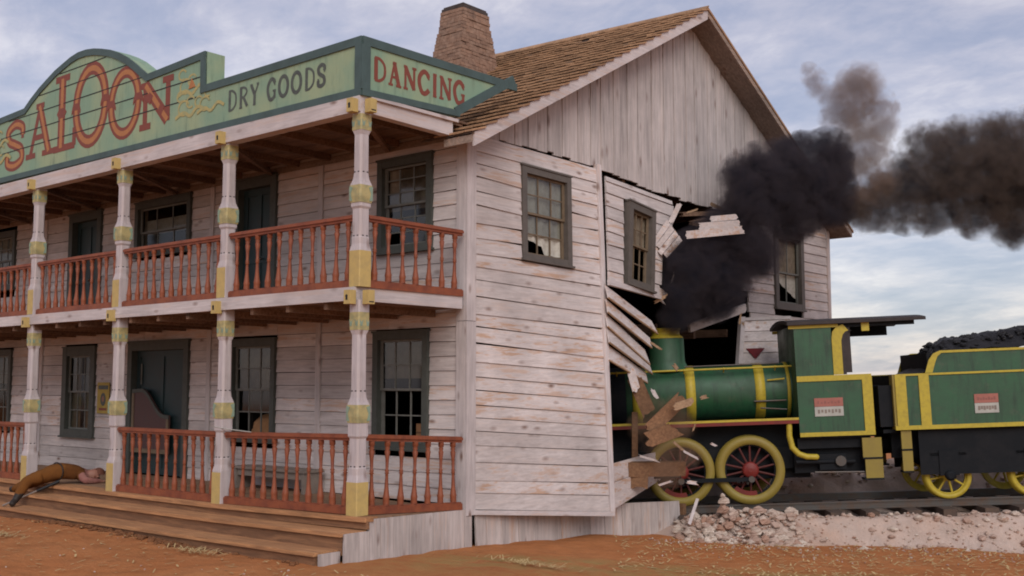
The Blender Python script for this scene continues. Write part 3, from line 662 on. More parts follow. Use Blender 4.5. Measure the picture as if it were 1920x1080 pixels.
railing((0, .105, 0), (0, 1.93, 0), .01, 7, 1.02, (.04, -.055))
# ---- windows and doors
def sheet(m, O, ex, ez, n, a, b, c, d, mat, wave=0, rag=None, dep=-.1):
    """hanging cloth a..b wide, c..d high in the window's frame"""
    k = 14; vs = []
    for i in range(k+1):
        u = a+(b-a)*i/k; lo = c if rag is None else c+rag(i/k)*(d-c)
        for z in (lo, (lo+d)/2, d): vs.append(O+ex*u+ez*z+n*(dep+wave*math.sin(i*1.9)))
    m.add(vs, [(3*i+j, 3*i+3+j, 3*i+4+j, 3*i+1+j) for i in range(k) for j in (0, 1)], mat, None, True)
def window(parent, O, ex, ez, n, w, h, fw=.11, cols=3, rows=2, curtain=None, sashm='sash', missing=(), proud=.05, meet=.5, glass=True, tm='trimD'):
    O, ex, ez, n = V3(O), V3(ex).normalized(), V3(ez).normalized(), V3(n).normalized()
    m = M(); fb = lambda a, b, c, d, e, f, mt, mm=None: (mm or m).fbox(O, ex, n, ez, (a, e, c), (b, f, d), mt)
    fb(0, fw, 0, h, -.06, proud, tm); fb(w-fw, w, 0, h, -.06, proud, tm); fb(fw, w-fw, h-fw, h, -.06, proud-.003, tm); fb(fw, w-fw, 0, fw*.8, -.06, proud-.003, tm)
    fb(-.03, w+.03, -.035, 0, -.03, proud+.03, tm); fb(-.02, w+.02, h, h+.03, -.03, proud+.015, tm)
    root = m.build('window', parent)
    a, b, c, d = fw+.02, w-fw-.02, fw*.8+.0, h-fw-.0; mid = c+(d-c)*meet
    for z0, z1, dp, nm in ((mid, d, -.02, 'upper'), (c, mid+.03, -.05, 'lower')):
        m = M(); fr = .035
        mm = m
        fb(a-.02, a+fr, z0, z1, dp-.03, dp, sashm, mm); fb(b-fr, b+.02, z0, z1, dp-.03, dp, sashm, mm); fb(a+fr, b-fr, z0, z0+fr, dp-.03, dp-.002, sashm, mm); fb(a+fr, b-fr, z1-fr, z1, dp-.03, dp-.002, sashm, mm)
        for i in range(1, cols): x = a+(b-a)*i/cols; fb(x-.010, x+.010, z0+fr, z1-fr, dp-.025, dp-.004, sashm, mm)
        for j in range(1, rows): z = z0+(z1-z0)*j/rows; fb(a+fr, b-fr, z-.010, z+.010, dp-.024, dp-.006, sashm, mm)
        s_ = m.build('sash'); s_.parent = root
        if glass:
            g = M()
            for i in range(cols):
                for j in range(rows):
                    if (nm, i, j) in missing: continue
                    x0, x1 = a+(b-a)*i/cols, a+(b-a)*(i+1)/cols; q0, q1 = z0+(z1-z0)*j/rows, z0+(z1-z0)*(j+1)/rows; tl = U(-.004, .004)
                    g.add([O+ex*x0+ez*q0+n*(dp-.014+tl), O+ex*x1+ez*q0+n*(dp-.014-tl), O+ex*x1+ez*q1+n*(dp-.014-tl), O+ex*x0+ez*q1+n*(dp-.014+tl)], [(0, 1, 2, 3)], 'glass')
            if g.v: g_ = g.build('pane'); g_.parent = root
    if curtain:
        m = M(); curtain(m, O, ex, ez, n, a, b, c, d, mid); c_ = m.build('curtain'); c_.parent = root
    return root
def cu_full(mat='curt', op=.0):
    def f(m, O, ex, ez, n, a, b, c, d, mid): sheet(m, O, ex, ez, n, a, a+(b-a)*(.5-op), c, d, mat, .012); sheet(m, O, ex, ez, n, b-(b-a)*(.5-op), b, c, d, mat, .012)
    return f
def cu_half(mat, lo):
    def f(m, O, ex, ez, n, a, b, c, d, mid): sheet(m, O, ex, ez, n, a, b, c+(d-c)*lo, d, mat, .01)
    return f
def cu_blind(m, O, ex, ez, n, a, b, c, d, mid):
    sheet(m, O, ex, ez, n, a+.05, b-.03, mid-.02, mid+.26, 'curt', .006); sheet(m, O, ex, ez, n, a, a+.12, c, d, 'curtd', .01)
def fwin(w4, **k): x0, x1, z0, z1 = w4; return window(sal, (x0, D-.02, z0), X, Z, -Y, x1-x0, z1-z0, **k)
fwin(WA, curtain=cu_half('curtd', .45), rows=3, missing={('upper', 0, 2), ('upper', 0, 1), ('lower', 0, 0)})
fwin(WCc, cols=3, rows=1, curtain=cu_blind, meet=.42)
fwin(WE, curtain=cu_full())
fwin(WF, curtain=cu_half('curtd', .62), rows=2, missing={('lower', i, j) for i in range(3) for j in range(2)})
fwin(WG, curtain=cu_half('curtd', .50), rows=2, missing={('lower', i, 0) for i in range(3)})
fwin(WI, curtain=cu_full('curtd', .08), fw=.17, rows=2)
fwin(WJ, curtain=cu_half('curtd', .6), rows=2)
def door(x0, x1, z0, z1, batwing=False):
    m = M(); y = D-.02; fw = .15
    m.box((x0, y-.05, z0), (x0+fw, y+.08, z1), 'trimD'); m.box((x1-fw, y-.05, z0), (x1, y+.08, z1), 'trimD'); m.box((x0+fw, y-.047, z1-fw), (x1-fw, y+.08, z1), 'trimD'); m.box((x0-.03, y-.07, z1), (x1+.03, y+.02, z1+.04), 'trimD')
    root = m.build('door', sal)
    m = M(); a, b, c, d = x0+fw, x1-fw, z0, z1-fw; yy = y+.10
    m.box((a, yy, c), (b, yy+.04, d), 'door'); st = .11
    for p, q in ((a, a+st), (b-st, b), ((a+b)/2-.05, (a+b)/2+.05)): m.box((p, yy-.02, c), (q, yy, d), 'door')
    for q in (c, c+(d-c)*.42, d-.12): m.box((a+st, yy-.018, q), (b-st, yy, q+.12), 'door')
    o = m.build('door_leaf'); o.parent = root
    m = M(); m.lathe(((a+b)/2+.1, yy-.02, c+(d-c)*.45), (0, -1, 0), [(0, .012), (.03, .012), (.035, .03), (.06, .03), (.07, .01)], 10, 'steel'); o = m.build('door_knob'); o.parent = root
    if batwing:
        m = M(); x_0, x_1 = a+.03, a+.03+(b-a)*.72; n_ = 14; yb_ = y-.02; pts = []
        for i in range(n_+1):
            t_ = i/n_; zt = 1.62-.48*sm(.25, .85, t_)+.03*math.sin(t_*3.1); pts.append((x_0+(x_1-x_0)*t_, zt))
        outl = [(x_0, .42)]+pts+[(x_1, .42)]; outl = outl[::-1]
        m.prism(outl, lambda u, w, dd: V3((u, dd, w)), yb_, yb_+.035, 'bat')
        for (u0, w0), (u1, w1) in zip(pts, pts[1:]): m.hexa([(u0, yb_-.015, w0-.07), (u1, yb_-.015, w1-.07), (u1, yb_, w1-.07), (u0, yb_, w0-.07), (u0, yb_-.015, w0), (u1, yb_-.015, w1), (u1, yb_, w1), (u0, yb_, w0)], 'trimD')
        m.box((x_0, yb_-.015, .42), (x_0+.07, yb_, 1.55), 'sashb'); m.box((x_1-.07, yb_-.015, .42), (x_1, yb_, 1.07), 'sashb'); m.box((x_0+.07, yb_-.014, .42), (x_1-.07, yb_, .50), 'sashb'); m.box((x_0+.07, yb_-.014, .80), (x_1-.07, yb_, .86), 'sashb')
        o = m.build('batwing_door'); o.parent = root; o['label'] = 'dusty pink saloon half door with a curved top'
        m = M(); m.box((a+.16, yy-.035, 1.72), (a+.19, yy-.02, 2.12), 'sash'); o = m.build('door_pull'); o.parent = root
door(*DB); door(*DD); door(*DH, batwing=True)
# window of the far wall, its lower curtain torn aside
def cu_torn(m, O, ex, ez, n, a, b, c, d, mid):
    sheet(m, O, ex, ez, n, a, b, mid, d, 'curtd', .01)
    sheet(m, O, ex, ez, n, a+.02, b-.1, c, mid, 'curt', .01, rag=lambda t: .75*(1-t)**.0*max(0, .95-1.1*(1-t)) if t > .15 else 1.0-.2*t)
y0, y1, z0, z1 = W3
def cu_torn3(m, O, ex, ez, n, a, b, c, d, mid):
    sheet(m, O, ex, ez, n, a, b, mid, d, 'curtd', .01); sheet(m, O, ex, ez, n, a, b-.02, c, mid, 'curt', .01, rag=lambda t: max(0., min(.9, .15+.75*(t-.1)))*0+(.86-.66*t))
window(sal, (.02, y0, z0), Y, Z, X, y1-y0, z1-z0, fw=.15, cols=2, rows=1, curtain=cu_torn3, meet=.45, glass=False, tm='trimG')
# ---- the burst wall: first panel hinged on the corner and bulging out at its foot
B0, T0, B1, T1 = V3((0, 2.17, -.07)), V3((0.005, 2.17, 5.455)), V3((.5, 4.91, -.30)), V3((.035, 5.248, 5.405))
def quad_fn(b0, b1, t1, t0):
    b0, b1, t1, t0 = map(V3, (b0, b1, t1, t0))
    def f(s, t, o):
        p = (b0*(1-s)+b1*s)*(1-t)+(t0*(1-s)+t1*s)*t
        ds = (b1-b0)*(1-t)+(t1-t0)*t; dt = (t0-b0)*(1-s)+(t1-b1)*s; n = ds.cross(dt).normalized(); return p+n*o
    return f
P1 = quad_fn(B0, B1, T1, T0)
pn = empty('burst_wall_panel', (.2, 3.5, -.2)); pn.parent = sal; pn['label'] = 'bulging clapboard panel with a small paned window'
def ppart(m, name):
    o = m.build(name); o.parent = pn; o.matrix_parent_inverse = Matrix.Translation((-.2, -3.5, .2)); return o
m = M(); WS = (.352, .742, .678, .937)
fp = lambda u, z, o: P1(u, z, o)
zrow = []
board_rows(m, fp, .0, 1.0, .0, 1.0, .0385, [WS], 'sidY', gap=.0012, bottom=.024, top=.008, maxlen=9, zvar=.22)
ppart(m, 'clapboards')
m = M(); m.hexa([P1(.985, 0, -.04), P1(1.022, 0, -.04), P1(1.022, 0, .05), P1(.985, 0, .05), P1(.985, 1, -.04), P1(1.022, 1, -.04), P1(1.022, 1, .05), P1(.985, 1, .05)], 'trimZ', .9); 
m.hexa([P1(-.005, -.012, -.02), P1(1.02, -.012, -.02), P1(1.02, -.012, .045), P1(-.005, -.012, .045), P1(-.005, .0, -.02), P1(1.02, .0, -.02), P1(1.02, .0, .045), P1(-.005, .0, .045)], 'trimY')
ppart(m, 'edge_board')
def cu_w1(m, O, ex, ez, n, a, b, c, d, mid):
    sheet(m, O, ex, ez, n, a, b, mid-.05, d, 'curt', .014, dep=-.09); sheet(m, O, ex, ez, n, a, b-.04, c, mid, 'curt', .02, rag=lambda t: .45-.35*t if t < .55 else .08, dep=-.10)
O = P1(WS[0], WS[2], .0); ex = P1(WS[1], WS[2], 0)-O; ez = P1(WS[0], WS[3], 0)-O
wo = window(None, O, ex, ez, ex.cross(ez), ex.length, ez.length, fw=.105, rows=2, curtain=cu_w1, sashm='sashb', proud=.045, tm='trimG', missing={('lower', 0, 0), ('lower', 2, 0), ('lower', 1, 0)}); wo.parent = sal
wo['label'] = 'window with a grey frame and torn lace curtain in the bulging wall'
# second panel above the hole, sagging, with the brown window
P2 = quad_fn((.33, 5.15, 3.37), (.12, 7.20, 3.27), (.03, 7.8, 5.09), (.03, 5.5, 5.25))
m = M()
def lim2(t): return (0., 1.0-max(0, .72-t)*.18-U(-.02, .09)) if t > .12 else (0., .88)
board_rows(m, lambda u, z, o: P2(u, z, o), 0, 1, 0, 1, .118, [(.24, .66, .04, .80)], 'sidY', lim=lim2, gap=.005, maxlen=9, zvar=.1)
m.hexa([P2(-.02, -.02, .0), P2(.9, -.03, .0), P2(.9, -.03, .05), P2(-.02, -.02, .05), P2(-.02, .03, 0), P2(.9, .01, 0), P2(.9, .01, .05), P2(-.02, .03, .05)], 'trimY')
o = m.build('sagging_wall_panel', sal); o['label'] = 'sagging clapboard panel over the hole'
O = V3((.24, 5.77, 3.43)); ex = V3((.22, 6.63, 3.33))-O; ez = V3((.13, 6.03, 4.88))-O
def cu_w2(m, O, ex, ez, n, a, b, c, d, mid): sheet(m, O, ex, ez, n, a, b, mid, d, 'curtd', .01); sheet(m, O, ex, ez, n, a, a+.2, c, mid, 'curtd', .01)
wo = window(None, O, ex, ez, ex.cross(ez), ex.length, ez.length, fw=.12, cols=3, rows=2, sashm='sashb', curtain=cu_w2, proud=.06, glass=False, tm='trimG'); wo.parent = sal; wo['label'] = 'brown window in the sagging panel'
# slipped boards fanning down below it
bs = [[(.38, 5.08, 3.33), (.2, 6.82, 2.8), (.2, 6.83, 2.62), (.4, 5.05, 3.13)], [(.38, 5.08, 3.11), (.2, 6.61, 2.56), (.2, 6.64, 2.36), (.4, 5.04, 2.89)],
      [(.36, 5.09, 2.88), (.18, 6.62, 2.28), (.18, 6.63, 2.06), (.38, 5.06, 2.66)], [(.38, 5.10, 2.64), (.2, 6.62, 2.13), (.2, 6.63, 1.91), (.4, 5.07, 2.40)], [(.36, 5.10, 2.38), (.18, 6.61, 1.91), (.18, 6.63, 1.71), (.38, 5.09, 2.11)]]
for i, q in enumerate(bs):
    m = M(); q = [V3(p) for p in q]; fa, fb_ = U(.90, 1.06), U(.90, 1.06); q[2] = q[3].lerp(q[2], fa); q[1] = q[0].lerp(q[1], fb_); q2 = [q[3], q[2], q[1], q[0]]
    lift = .05+.02*i*(-1)**i
    q2[2] = q2[2]-V3((.06, 0, 0)); q2[3] = q2[3]-V3((.05, 0, 0))
    m.slab(q2, .022, 'sidY'); m.hexa([p+V3((.0, 0, -.012)) for p in (q2[0], q2[1])]+[q2[1]+V3((-.03, 0, -.012)), q2[0]+V3((-.03, 0, -.012))]+[q2[0]+V3((.004, 0, .01)), q2[1]+V3((.004, 0, .01)), q2[1]+V3((-.03, 0, .01)), q2[0]+V3((-.03, 0, .01))], 'raw')
    o = m.build('slipped_board', sal)
lw = [[(.48, 4.97, .15), (.1, 7.06, .30), (.1, 7.07, .55), (.47, 4.97, .44)], [(.5, 4.93, -.29), (.12, 6.99, .04), (.14, 7.03, .29), (.49, 4.97, .14)]]
for q in lw:
    m = M(); m.slab(q, .03, 'sidY'); m.build('bent_board', sal)
# ------------------------------------------------------------ broken boards and flying debris
def plank(name, p0, p1, wd, w, th, mat, label, cat='broken board', jag=.12, parent=None, painted=True):
    """one board from p0 to p1, width along wd, splintered at its far end"""
    p0, p1 = V3(p0), V3(p1); d = (p1-p0); L_ = d.length; d.normalize(); wv = V3(wd); wv = (wv-d*wv.dot(d)).normalized(); n = d.cross(wv)
    k = 6; pts = [(0, -w/2), (L_, -w/2)] if not jag else None
    top = []; bot = []
    e0 = [U(0, jag*.4) for _ in range(k+1)]; sl_ = U(-1, 1)*jag*.5; e1 = [L_-jag*.3-sl_*(i/k-.5)-U(0, jag*.35) for i in range(k+1)]
    outl = [(e0[i], -w/2+w*i/k) for i in range(k, -1, -1)]+[(e1[i], -w/2+w*i/k) for i in range(k+1)]
    m = M(); m.prism(outl, lambda u, v, dd: p0+d*u+wv*v+n*dd, -th/2, th/2, mat)
    o = m.build(name, None, tuple((p0+p1)/2)); 
    if parent is not None: o.parent = parent; return o
    return tag(o, label, cat, 'broken timbers around the hole')
# dangling chunk of three clapboards at the top of the hole
hang = empty('hanging_clapboard_chunk', PT(1247, 445, 19.5), 'slanting chunk of torn clapboards hanging beside the brown window', 'broken board', 'broken timbers around the hole')
for k in range(4):
    t0, t1 = k/4, (k+.93)/4; A_0, A_1, B_0, B_1 = V3(PT(1250, 412, 19.5)), V3(PT(1280, 452, 19.5)), V3(PT(1222, 452, 19.4)), V3(PT(1249, 486, 19.4)); m = M()
    jj = U(-.06, .08); b0_, b1_ = B_0.lerp(B_1, t0), B_0.lerp(B_1, t1); a0_, a1_ = A_0.lerp(A_1, t0), A_0.lerp(A_1, t1); b0_ = b0_+(b0_-a0_)*jj; b1_ = b1_+(b1_-a1_)*(jj+U(-.05, .05))
    n__ = (a0_-b0_).cross(b1_-b0_).normalized()*.022; n__ = n__ if n__.dot(CAM-a0_) > 0 else -n__
    q = [b0_+n__, b1_, a1_, a0_+n__]; m.hexa([p-n__ for p in q]+q, 'sidY')
    o = m.build('board'); o.parent = hang; o.matrix_parent_inverse = Matrix.Translation(-hang.location)
plank('splintered_stud', PT(1256, 420, 19.55), PT(1276, 378, 19.6), RT, .09, .05, 'sidY', 'short pale stud sticking up beside the hanging clapboards')
plank('broken_plank', PT(1283, 441, 19.2), PT(1400, 430, 19.0), UP, .14, .03, 'sidY', 'longest of the whitish boards jutting out under the gable')
plank('broken_plank', PT(1308, 425, 19.25), PT(1392, 419, 19.1), UP, .13, .03, 'sidY', 'middle whitish board jutting out under the gable')
plank('broken_plank', PT(1330, 411, 19.3), PT(1388, 406, 19.15), UP, .10, .03, 'sidY', 'uppermost and shortest whitish board jutting out under the gable')
plank('fallen_rafter', PT(1290, 616, 20.4), PT(1400, 576, 21.2), UP, .16, .07, 'trimX', 'grey rafter slanting across the hole behind the chimney', 'rafter')
plank('fallen_rafter', PT(1275, 402, 20.3), PT(1395, 398, 21.0), UP, .08, .10, 'ceil', 'dark brown beam lying across the top of the hole', 'rafter')
plank('leaning_stud', PT(1393, 602, 21.2), PT(1387, 684, 21.1), RT, .05, .06, 'raw', 'raw upright stud at the right edge of the hole', 'stud')
plank('splintered_board', PT(1205, 528, 19.2), PT(1256, 566, 19.5), UP, .20, .025, 'sidY', 'pointed white splinter jutting out under the brown window', jag=.3)
plank('fallen_rafter', PT(1297, 420, 20.6), PT(1330, 412, 20.9), RT, .2, .06, 'ceil', 'brown timber stub inside the upper hole', 'rafter')
plank('brown_timber', PT(1176, 880, 17.95), PT(1284, 878, 18.1), UP, .235, .16, 'brn', 'thick squared brown timber thrown across the lower boards', 'timber', jag=.02)
plank('brown_board_piece', PT(1197, 918, 17.9), PT(1200, 868, 17.95), RT, .30, .03, 'brn', 'short brown board fragment under the squared timber', 'timber', jag=.12)
plank('hanging_brown_strip', PT(1186, 702, 18.3), PT(1222, 786, 18.25), RT, .24, .03, 'brn', 'brown splintered strip dangling left of the boiler', 'timber', jag=.3)
plank('hanging_white_strip', PT(1181, 688, 18.25), PT(1196, 742, 18.2), RT, .14, .02, 'sidY', 'white splintered strip dangling beside the brown strip', jag=.2)
plank('upright_stud', PT(1190, 772, 18.6), PT(1190, 866, 18.5), RT, .10, .08, 'brn', 'brown upright stud standing in the lower opening', 'stud', jag=.04)
plank('flying_board', PT(1212, 812, 17.7), PT(1288, 738, 17.9), UP, .24, .03, 'brn', 'tilted brown board flying in front of the boiler', 'timber', jag=.25)
plank('flying_board', PT(1206, 828, 17.6), PT(1280, 800, 17.75), UP, .26, .03, 'brn', 'wide brown board flying just above the front wheel', 'timber', jag=.3)
plank('flying_board', PT(1262, 764, 17.6), PT(1306, 750, 17.7), UP, .12, .03, 'raw', 'small orange brown splinter highest in front of the boiler', 'timber', jag=.15)
plank('white_splinter', PT(1262, 828, 17.5), PT(1284, 847, 17.55), UP, .04, .02, 'raw', 'short pale splinter touching the flying brown boards', 'splinter', jag=.08)
plank('white_splinter', PT(1280, 845, 17.5), PT(1312, 862, 17.6), UP, .035, .02, 'trimX', 'thin white splinter in front of the front wheel', 'splinter', jag=.08)
plank('leaning_stick', PT(1292, 984, 17.7), PT(1308, 934, 17.9), RT, .05, .04, 'trimZ', 'pale stick leaning on the rubble beside the skirting', 'stick', jag=.03)
for a_, b_, w_, lb in (((1262, 850), (1262, 900), .07, 'first'), ):
    pass
LAB = ['lying across the boards under the brown window', 'upright just right of the brown window', 'beside the lowest slipped boards', 'in front of the left end of the handrail', 'on the middle of the boiler side', 'right of the front wheel rim', 'left of the flying brown boards', 'low before the front wheel', 'turning upright beside the flying brown boards', 'over the upper edge of the bent boards', 'beside the base of the chimney', 'before the rim between both wheels', 'near the left end of the grey rafter', 'just above the grey rafter', 'upright in the smoke above the grey rafter', 'beside the raw stud at the edge of the hole', 'above the whitish jutting boards', 'highest of all under the gable edge']
for ki_, (px, py, t_, l_, an, mt) in enumerate(((1240, 560, 19.3, .34, .5, 'raw'), (1262, 520, 19.6, .28, 1.3, 'sidY'), (1232, 650, 18.9, .3, -.6, 'raw'), (1228, 740, 18.2, .26, -1.1, 'sidY'), (1322, 744, 17.8, .22, .2, 'raw'), (1340, 835, 17.6, .18, -.5, 'trimX'),
        (1232, 800, 17.9, .34, .9, 'raw'), (1250, 905, 17.6, .3, .35, 'trimX'), (1302, 800, 17.7, .2, 1.2, 'raw'), (1218, 860, 17.8, .4, -.25, 'sidY'), (1268, 690, 18.2, .22, -.9, 'raw'), (1300, 905, 17.6, .26, -.2, 'sidY'), (1375, 560, 20.0, .4, .6, 'sidY'), (1352, 575, 20.2, .34, 1.2, 'sidY'), (1366, 540, 20.3, .42, 1.9, 'trimX'), (1388, 596, 20.3, .3, 1.4, 'raw'), (1300, 395, 20.0, .3, .3, 'raw'), (1345, 388, 20.3, .34, -.4, 'raw'))):
    c_ = V3(PT(px, py, t_)); d_ = (RT*math.cos(an)+UP*math.sin(an)+FW*U(-.4, .4)).normalized()*l_/2
    o = plank('splinter', c_-d_, c_+d_, UP if abs(math.cos(an)) > .5 else RT, U(.025, .07), .018, mt, 'torn splinter '+LAB[ki_], 'splinter', jag=.14); o['group'] = 'small splinters flying about the hole'
# ------------------------------------------------------------ signs
def vert_sign(): pass
SG = lambda y0: (lambda u, w, d: V3((u, y0-d, w)))
TOPL = [(-13.2, 6.28), (-10.75, 6.28), (-10.75, 6.82), (-9.22, 6.85)]
arc = [(-9.22, 6.85), (-8.98, 6.99), (-8.65, 7.15), (-8.39, 7.25), (-8.1, 7.36), (-7.83, 7.43), (-7.55, 7.50), (-7.29, 7.535), (-7.02, 7.53), (-6.75, 7.495), (-6.5, 7.44), (-6.2, 7.36), (-5.92, 7.25), (-5.65, 7.12), (-5.42, 6.98), (-5.2, 6.83), (-5.03, 6.72)]
TOP = [(-13.2, 6.28), (-10.8, 6.28), (-10.79, 6.80)]+arc+[(-3.43, 6.78), (-3.42, 6.25), (.10, 6.27)]
BOT = [(.10, 5.475), (-13.2, 5.56)]
sgn = empty('saloon_sign', (-6, -.1, 5.5), 'long green false front sign reading SALOON under an arched top and DRY GOODS', 'sign')
def spart(m, name, par=None): par = par or sgn; o = m.build(name); o.parent = par; o.matrix_parent_inverse = Matrix.Translation(-V3(par.location)); return o
m = M(); S0 = SG(-.10)
m.prism(TOP+BOT, S0, -.10, .0, 'sgrn')
arcT = [(-10.79, 6.0), (-10.79, 6.80)]+arc+[(-3.43, 6.78), (-3.43, 6.0)]
m.prism(arcT, S0, -.34, -.10, 'sgrn')
spart(m, 'board')
def band(m, pts, f, w, d0, d1, mat, inward=-1):
    """a strip of constant width along the inside of a polyline"""
    n = len(pts); P = [V3((p[0], p[1], 0)) for p in pts]; Q = []
    for i in range(n):
        a = (P[i]-P[i-1]).normalized() if i else (P[1]-P[0]).normalized(); b = (P[i+1]-P[i]).normalized() if i < n-1 else a
        na, nb = V3((a.y, -a.x, 0)), V3((b.y, -b.x, 0)); k = (na+nb); k = k/max(.3, k.length_squared)*2*w*.5*1.0
        k = (na+nb).normalized()*(w/max(.35, ((na+nb).normalized()).dot(na))); Q.append(P[i]+k)
    for i in range(n-1):
        m.prism([(P[i].x, P[i].y), (P[i+1].x, P[i+1].y), (Q[i+1].x, Q[i+1].y), (Q[i].x, Q[i].y)], f, d0, d1, mat, .5)
m = M(); band(m, TOP, S0, .115, -.02, .022, 'sbrd'); band(m, BOT, S0, .10, -.02, .021, 'sbrd'); m.prism([(-.02, 5.57), (.10, 5.57), (.10, 6.16), (-.02, 6.16)], S0, -.02, .0225, 'sbrd')
spart(m, 'border')
m = M()
for z in (5.80, 6.10, 6.40, 6.70, 7.0, 7.27):
    us = [u for u in [i*.02-12.9 for i in range(650)] if any(True for _ in (0,))]
    def topz(u):
        for (a, p), (b, q) in zip(TOP, TOP[1:]):
            if a <= u <= b and b > a: return p+(q-p)*(u-a)/(b-a)
        return 6.2
    run = [u for u in us if topz(u)-.13 > z and u < -.05]
    if run and z > 6.05 or z == 5.80 and False: m.box((run[0], -.1058, z-.008), (min(run[-1], -3.56), -.1, z+.008), 'blk')
spart(m, 'plank_seam')
# lettering
def strip(m, f, pts, w, d, mat, th=.003):
    P = [V3((p[0], p[1], 0)) for p in pts]; n = len(P); A = []; B = []; closed = (P[0]-P[-1]).length < 1e-6
    for i in range(n):
        if closed: a = (P[i]-P[i-1 if i else -2]).normalized(); b = (P[(i+1) if i < n-1 else 1]-P[i]).normalized()
        else:
            b = (P[i+1]-P[i]).normalized() if i < n-1 else (P[i]-P[i-1]).normalized(); a = (P[i]-P[i-1]).normalized() if i else b
        k = V3((a.y+b.y, -a.x-b.x, 0)).normalized(); k = k*(w/2/max(.5, k.dot(V3((a.y, -a.x, 0))))); ww = 1
        A.append(P[i]+k); B.append(P[i]-k)
    vs = [f(p.x, p.y, d) for p in A]+[f(p.x, p.y, d) for p in B]+[f(p.x, p.y, d-th) for p in A]+[f(p.x, p.y, d-th) for p in B]
    fc = []
    for i in range(n-1): fc += [(i, i+1, n+i+1, n+i), (i, i+1, 2*n+i+1, 2*n+i), (n+i, n+i+1, 3*n+i+1, 3*n+i)]
    m.add(vs, fc, mat, .5)
def ell(cx, cy, rx, ry, a0=0, a1=360, n=28): return [(cx+rx*math.cos(math.radians(a0+(a1-a0)*i/n)), cy+ry*math.sin(math.radians(a0+(a1-a0)*i/n))) for i in range(n+1)]
def spl(pts, n=6):       # Catmull-Rom through the points
    o = []
    for i in range(len(pts)-1):
        p0, p1, p2, p3 = pts[max(0, i-1)], pts[i], pts[i+1], pts[min(len(pts)-1, i+2)]
        for k in range(n):
            t = k/n; o.append(tuple(.5*((2*p1[j])+(-p0[j]+p2[j])*t+(2*p0[j]-5*p1[j]+4*p2[j]-p3[j])*t*t+(-p0[j]+3*p1[j]-3*p2[j]+p3[j])*t**3) for j in (0, 1)))
    return o+[pts[-1]]
GL = {   # strokes in a unit box: (points, weight)
 'S': [(spl([(.88, .70), (.85, .88), (.5, .97), (.14, .84), (.2, .62), (.5, .51), (.82, .38), (.86, .14), (.5, .03), (.14, .10), (.12, .30)]), 1), ([(.88, .62), (.88, .94)], .5), ([(.12, .06), (.12, .38)], .5)],
 'A': [([(.48, .97), (.18, .03)], .55), ([(.46, .97), (.82, .03)], 1), ([(.28, .36), (.72, .36)], .5), ([(.02, .02), (.36, .02)], .5), ([(.60, .02), (1., .02)], .5), ([(.34, .97), (.62, .97)], .5)],
 'L': [([(.35, .03), (.35, .97)], 1), ([(.05, .97), (.66, .97)], .5), ([(.04, .025), (.95, .025)], .5), ([(.92, .02), (.92, .26)], .5)],
 'O': [(ell(.5, .5, .42, .46), 1)], 'D': [([(.22, .03), (.22, .97)], 1), (spl([(.12, .97), (.5, .96), (.84, .78), (.93, .5), (.84, .22), (.5, .04), (.12, .03)]), .6)],
 'N': [([(.16, .03), (.16, .97)], .6), ([(.16, .97), (.84, .05)], 1), ([(.84, .03), (.84, .97)], .6), ([(.0, .02), (.34, .02)], .5), ([(.02, .97), (.22, .97)], .5), ([(.68, .97), (1., .97)], .5)],
 'R': [([(.22, .03), (.22, .97)], 1), (spl([(.1, .97), (.6, .95), (.86, .75), (.6, .53), (.22, .5)]), .6), ([(.5, .5), (.92, .03)], .9), ([(.06, .02), (.38, .02)], .5)],
 'Y': [([(.08, .97), (.5, .48)], 1), ([(.92, .97), (.5, .48)], .55), ([(.5, .5), (.5, .03)], 1), ([(.34, .02), (.66, .02)], .5), ([(-.02, .97), (.26, .97)], .5), ([(.74, .97), (1., .97)], .5)],
 'G': [(spl([(.88, .76), (.7, .94), (.42, .96), (.13, .72), (.1, .4), (.32, .06), (.62, .04), (.86, .16)]), 1), ([(.86, .42), (.86, .06)], .8), ([(.66, .42), (1., .42)], .5), ([(.88, .66), (.88, .94)], .45)],
 'C': [(spl([(.88, .76), (.7, .94), (.42, .96), (.13, .72), (.1, .4), (.32, .06), (.62, .04), (.9, .22)]), 1), ([(.88, .66), (.88, .94)], .45)],
 'I': [([(.5, .03), (.5, .97)], 1), ([(.15, .02), (.85, .02)], .5), ([(.15, .97), (.85, .97)], .5)]}
def letter(ch, f, x0, x1, y0, y1, wt, mat, slant=0, dep=.003, inner=None, sy=0.):
    m = M(); k = 0
    mp_ = lambda p: (x0+(x1-x0)*p[0]+slant*(p[1]), y0+(y1-y0)*p[1]+sy*p[0])
    for pts, w in GL[ch]:
        strip(m, f, [mp_(p) for p in pts], wt*w, dep+k*.0005, mat); k += 1
    if inner:
        for pts, w in GL[ch]:
            if w > .75: strip(m, f, [mp_(p) for p in pts], wt*w*.42, dep+.001+k*.0004, inner); k += 1
    return m
Sf = SG(-.10)
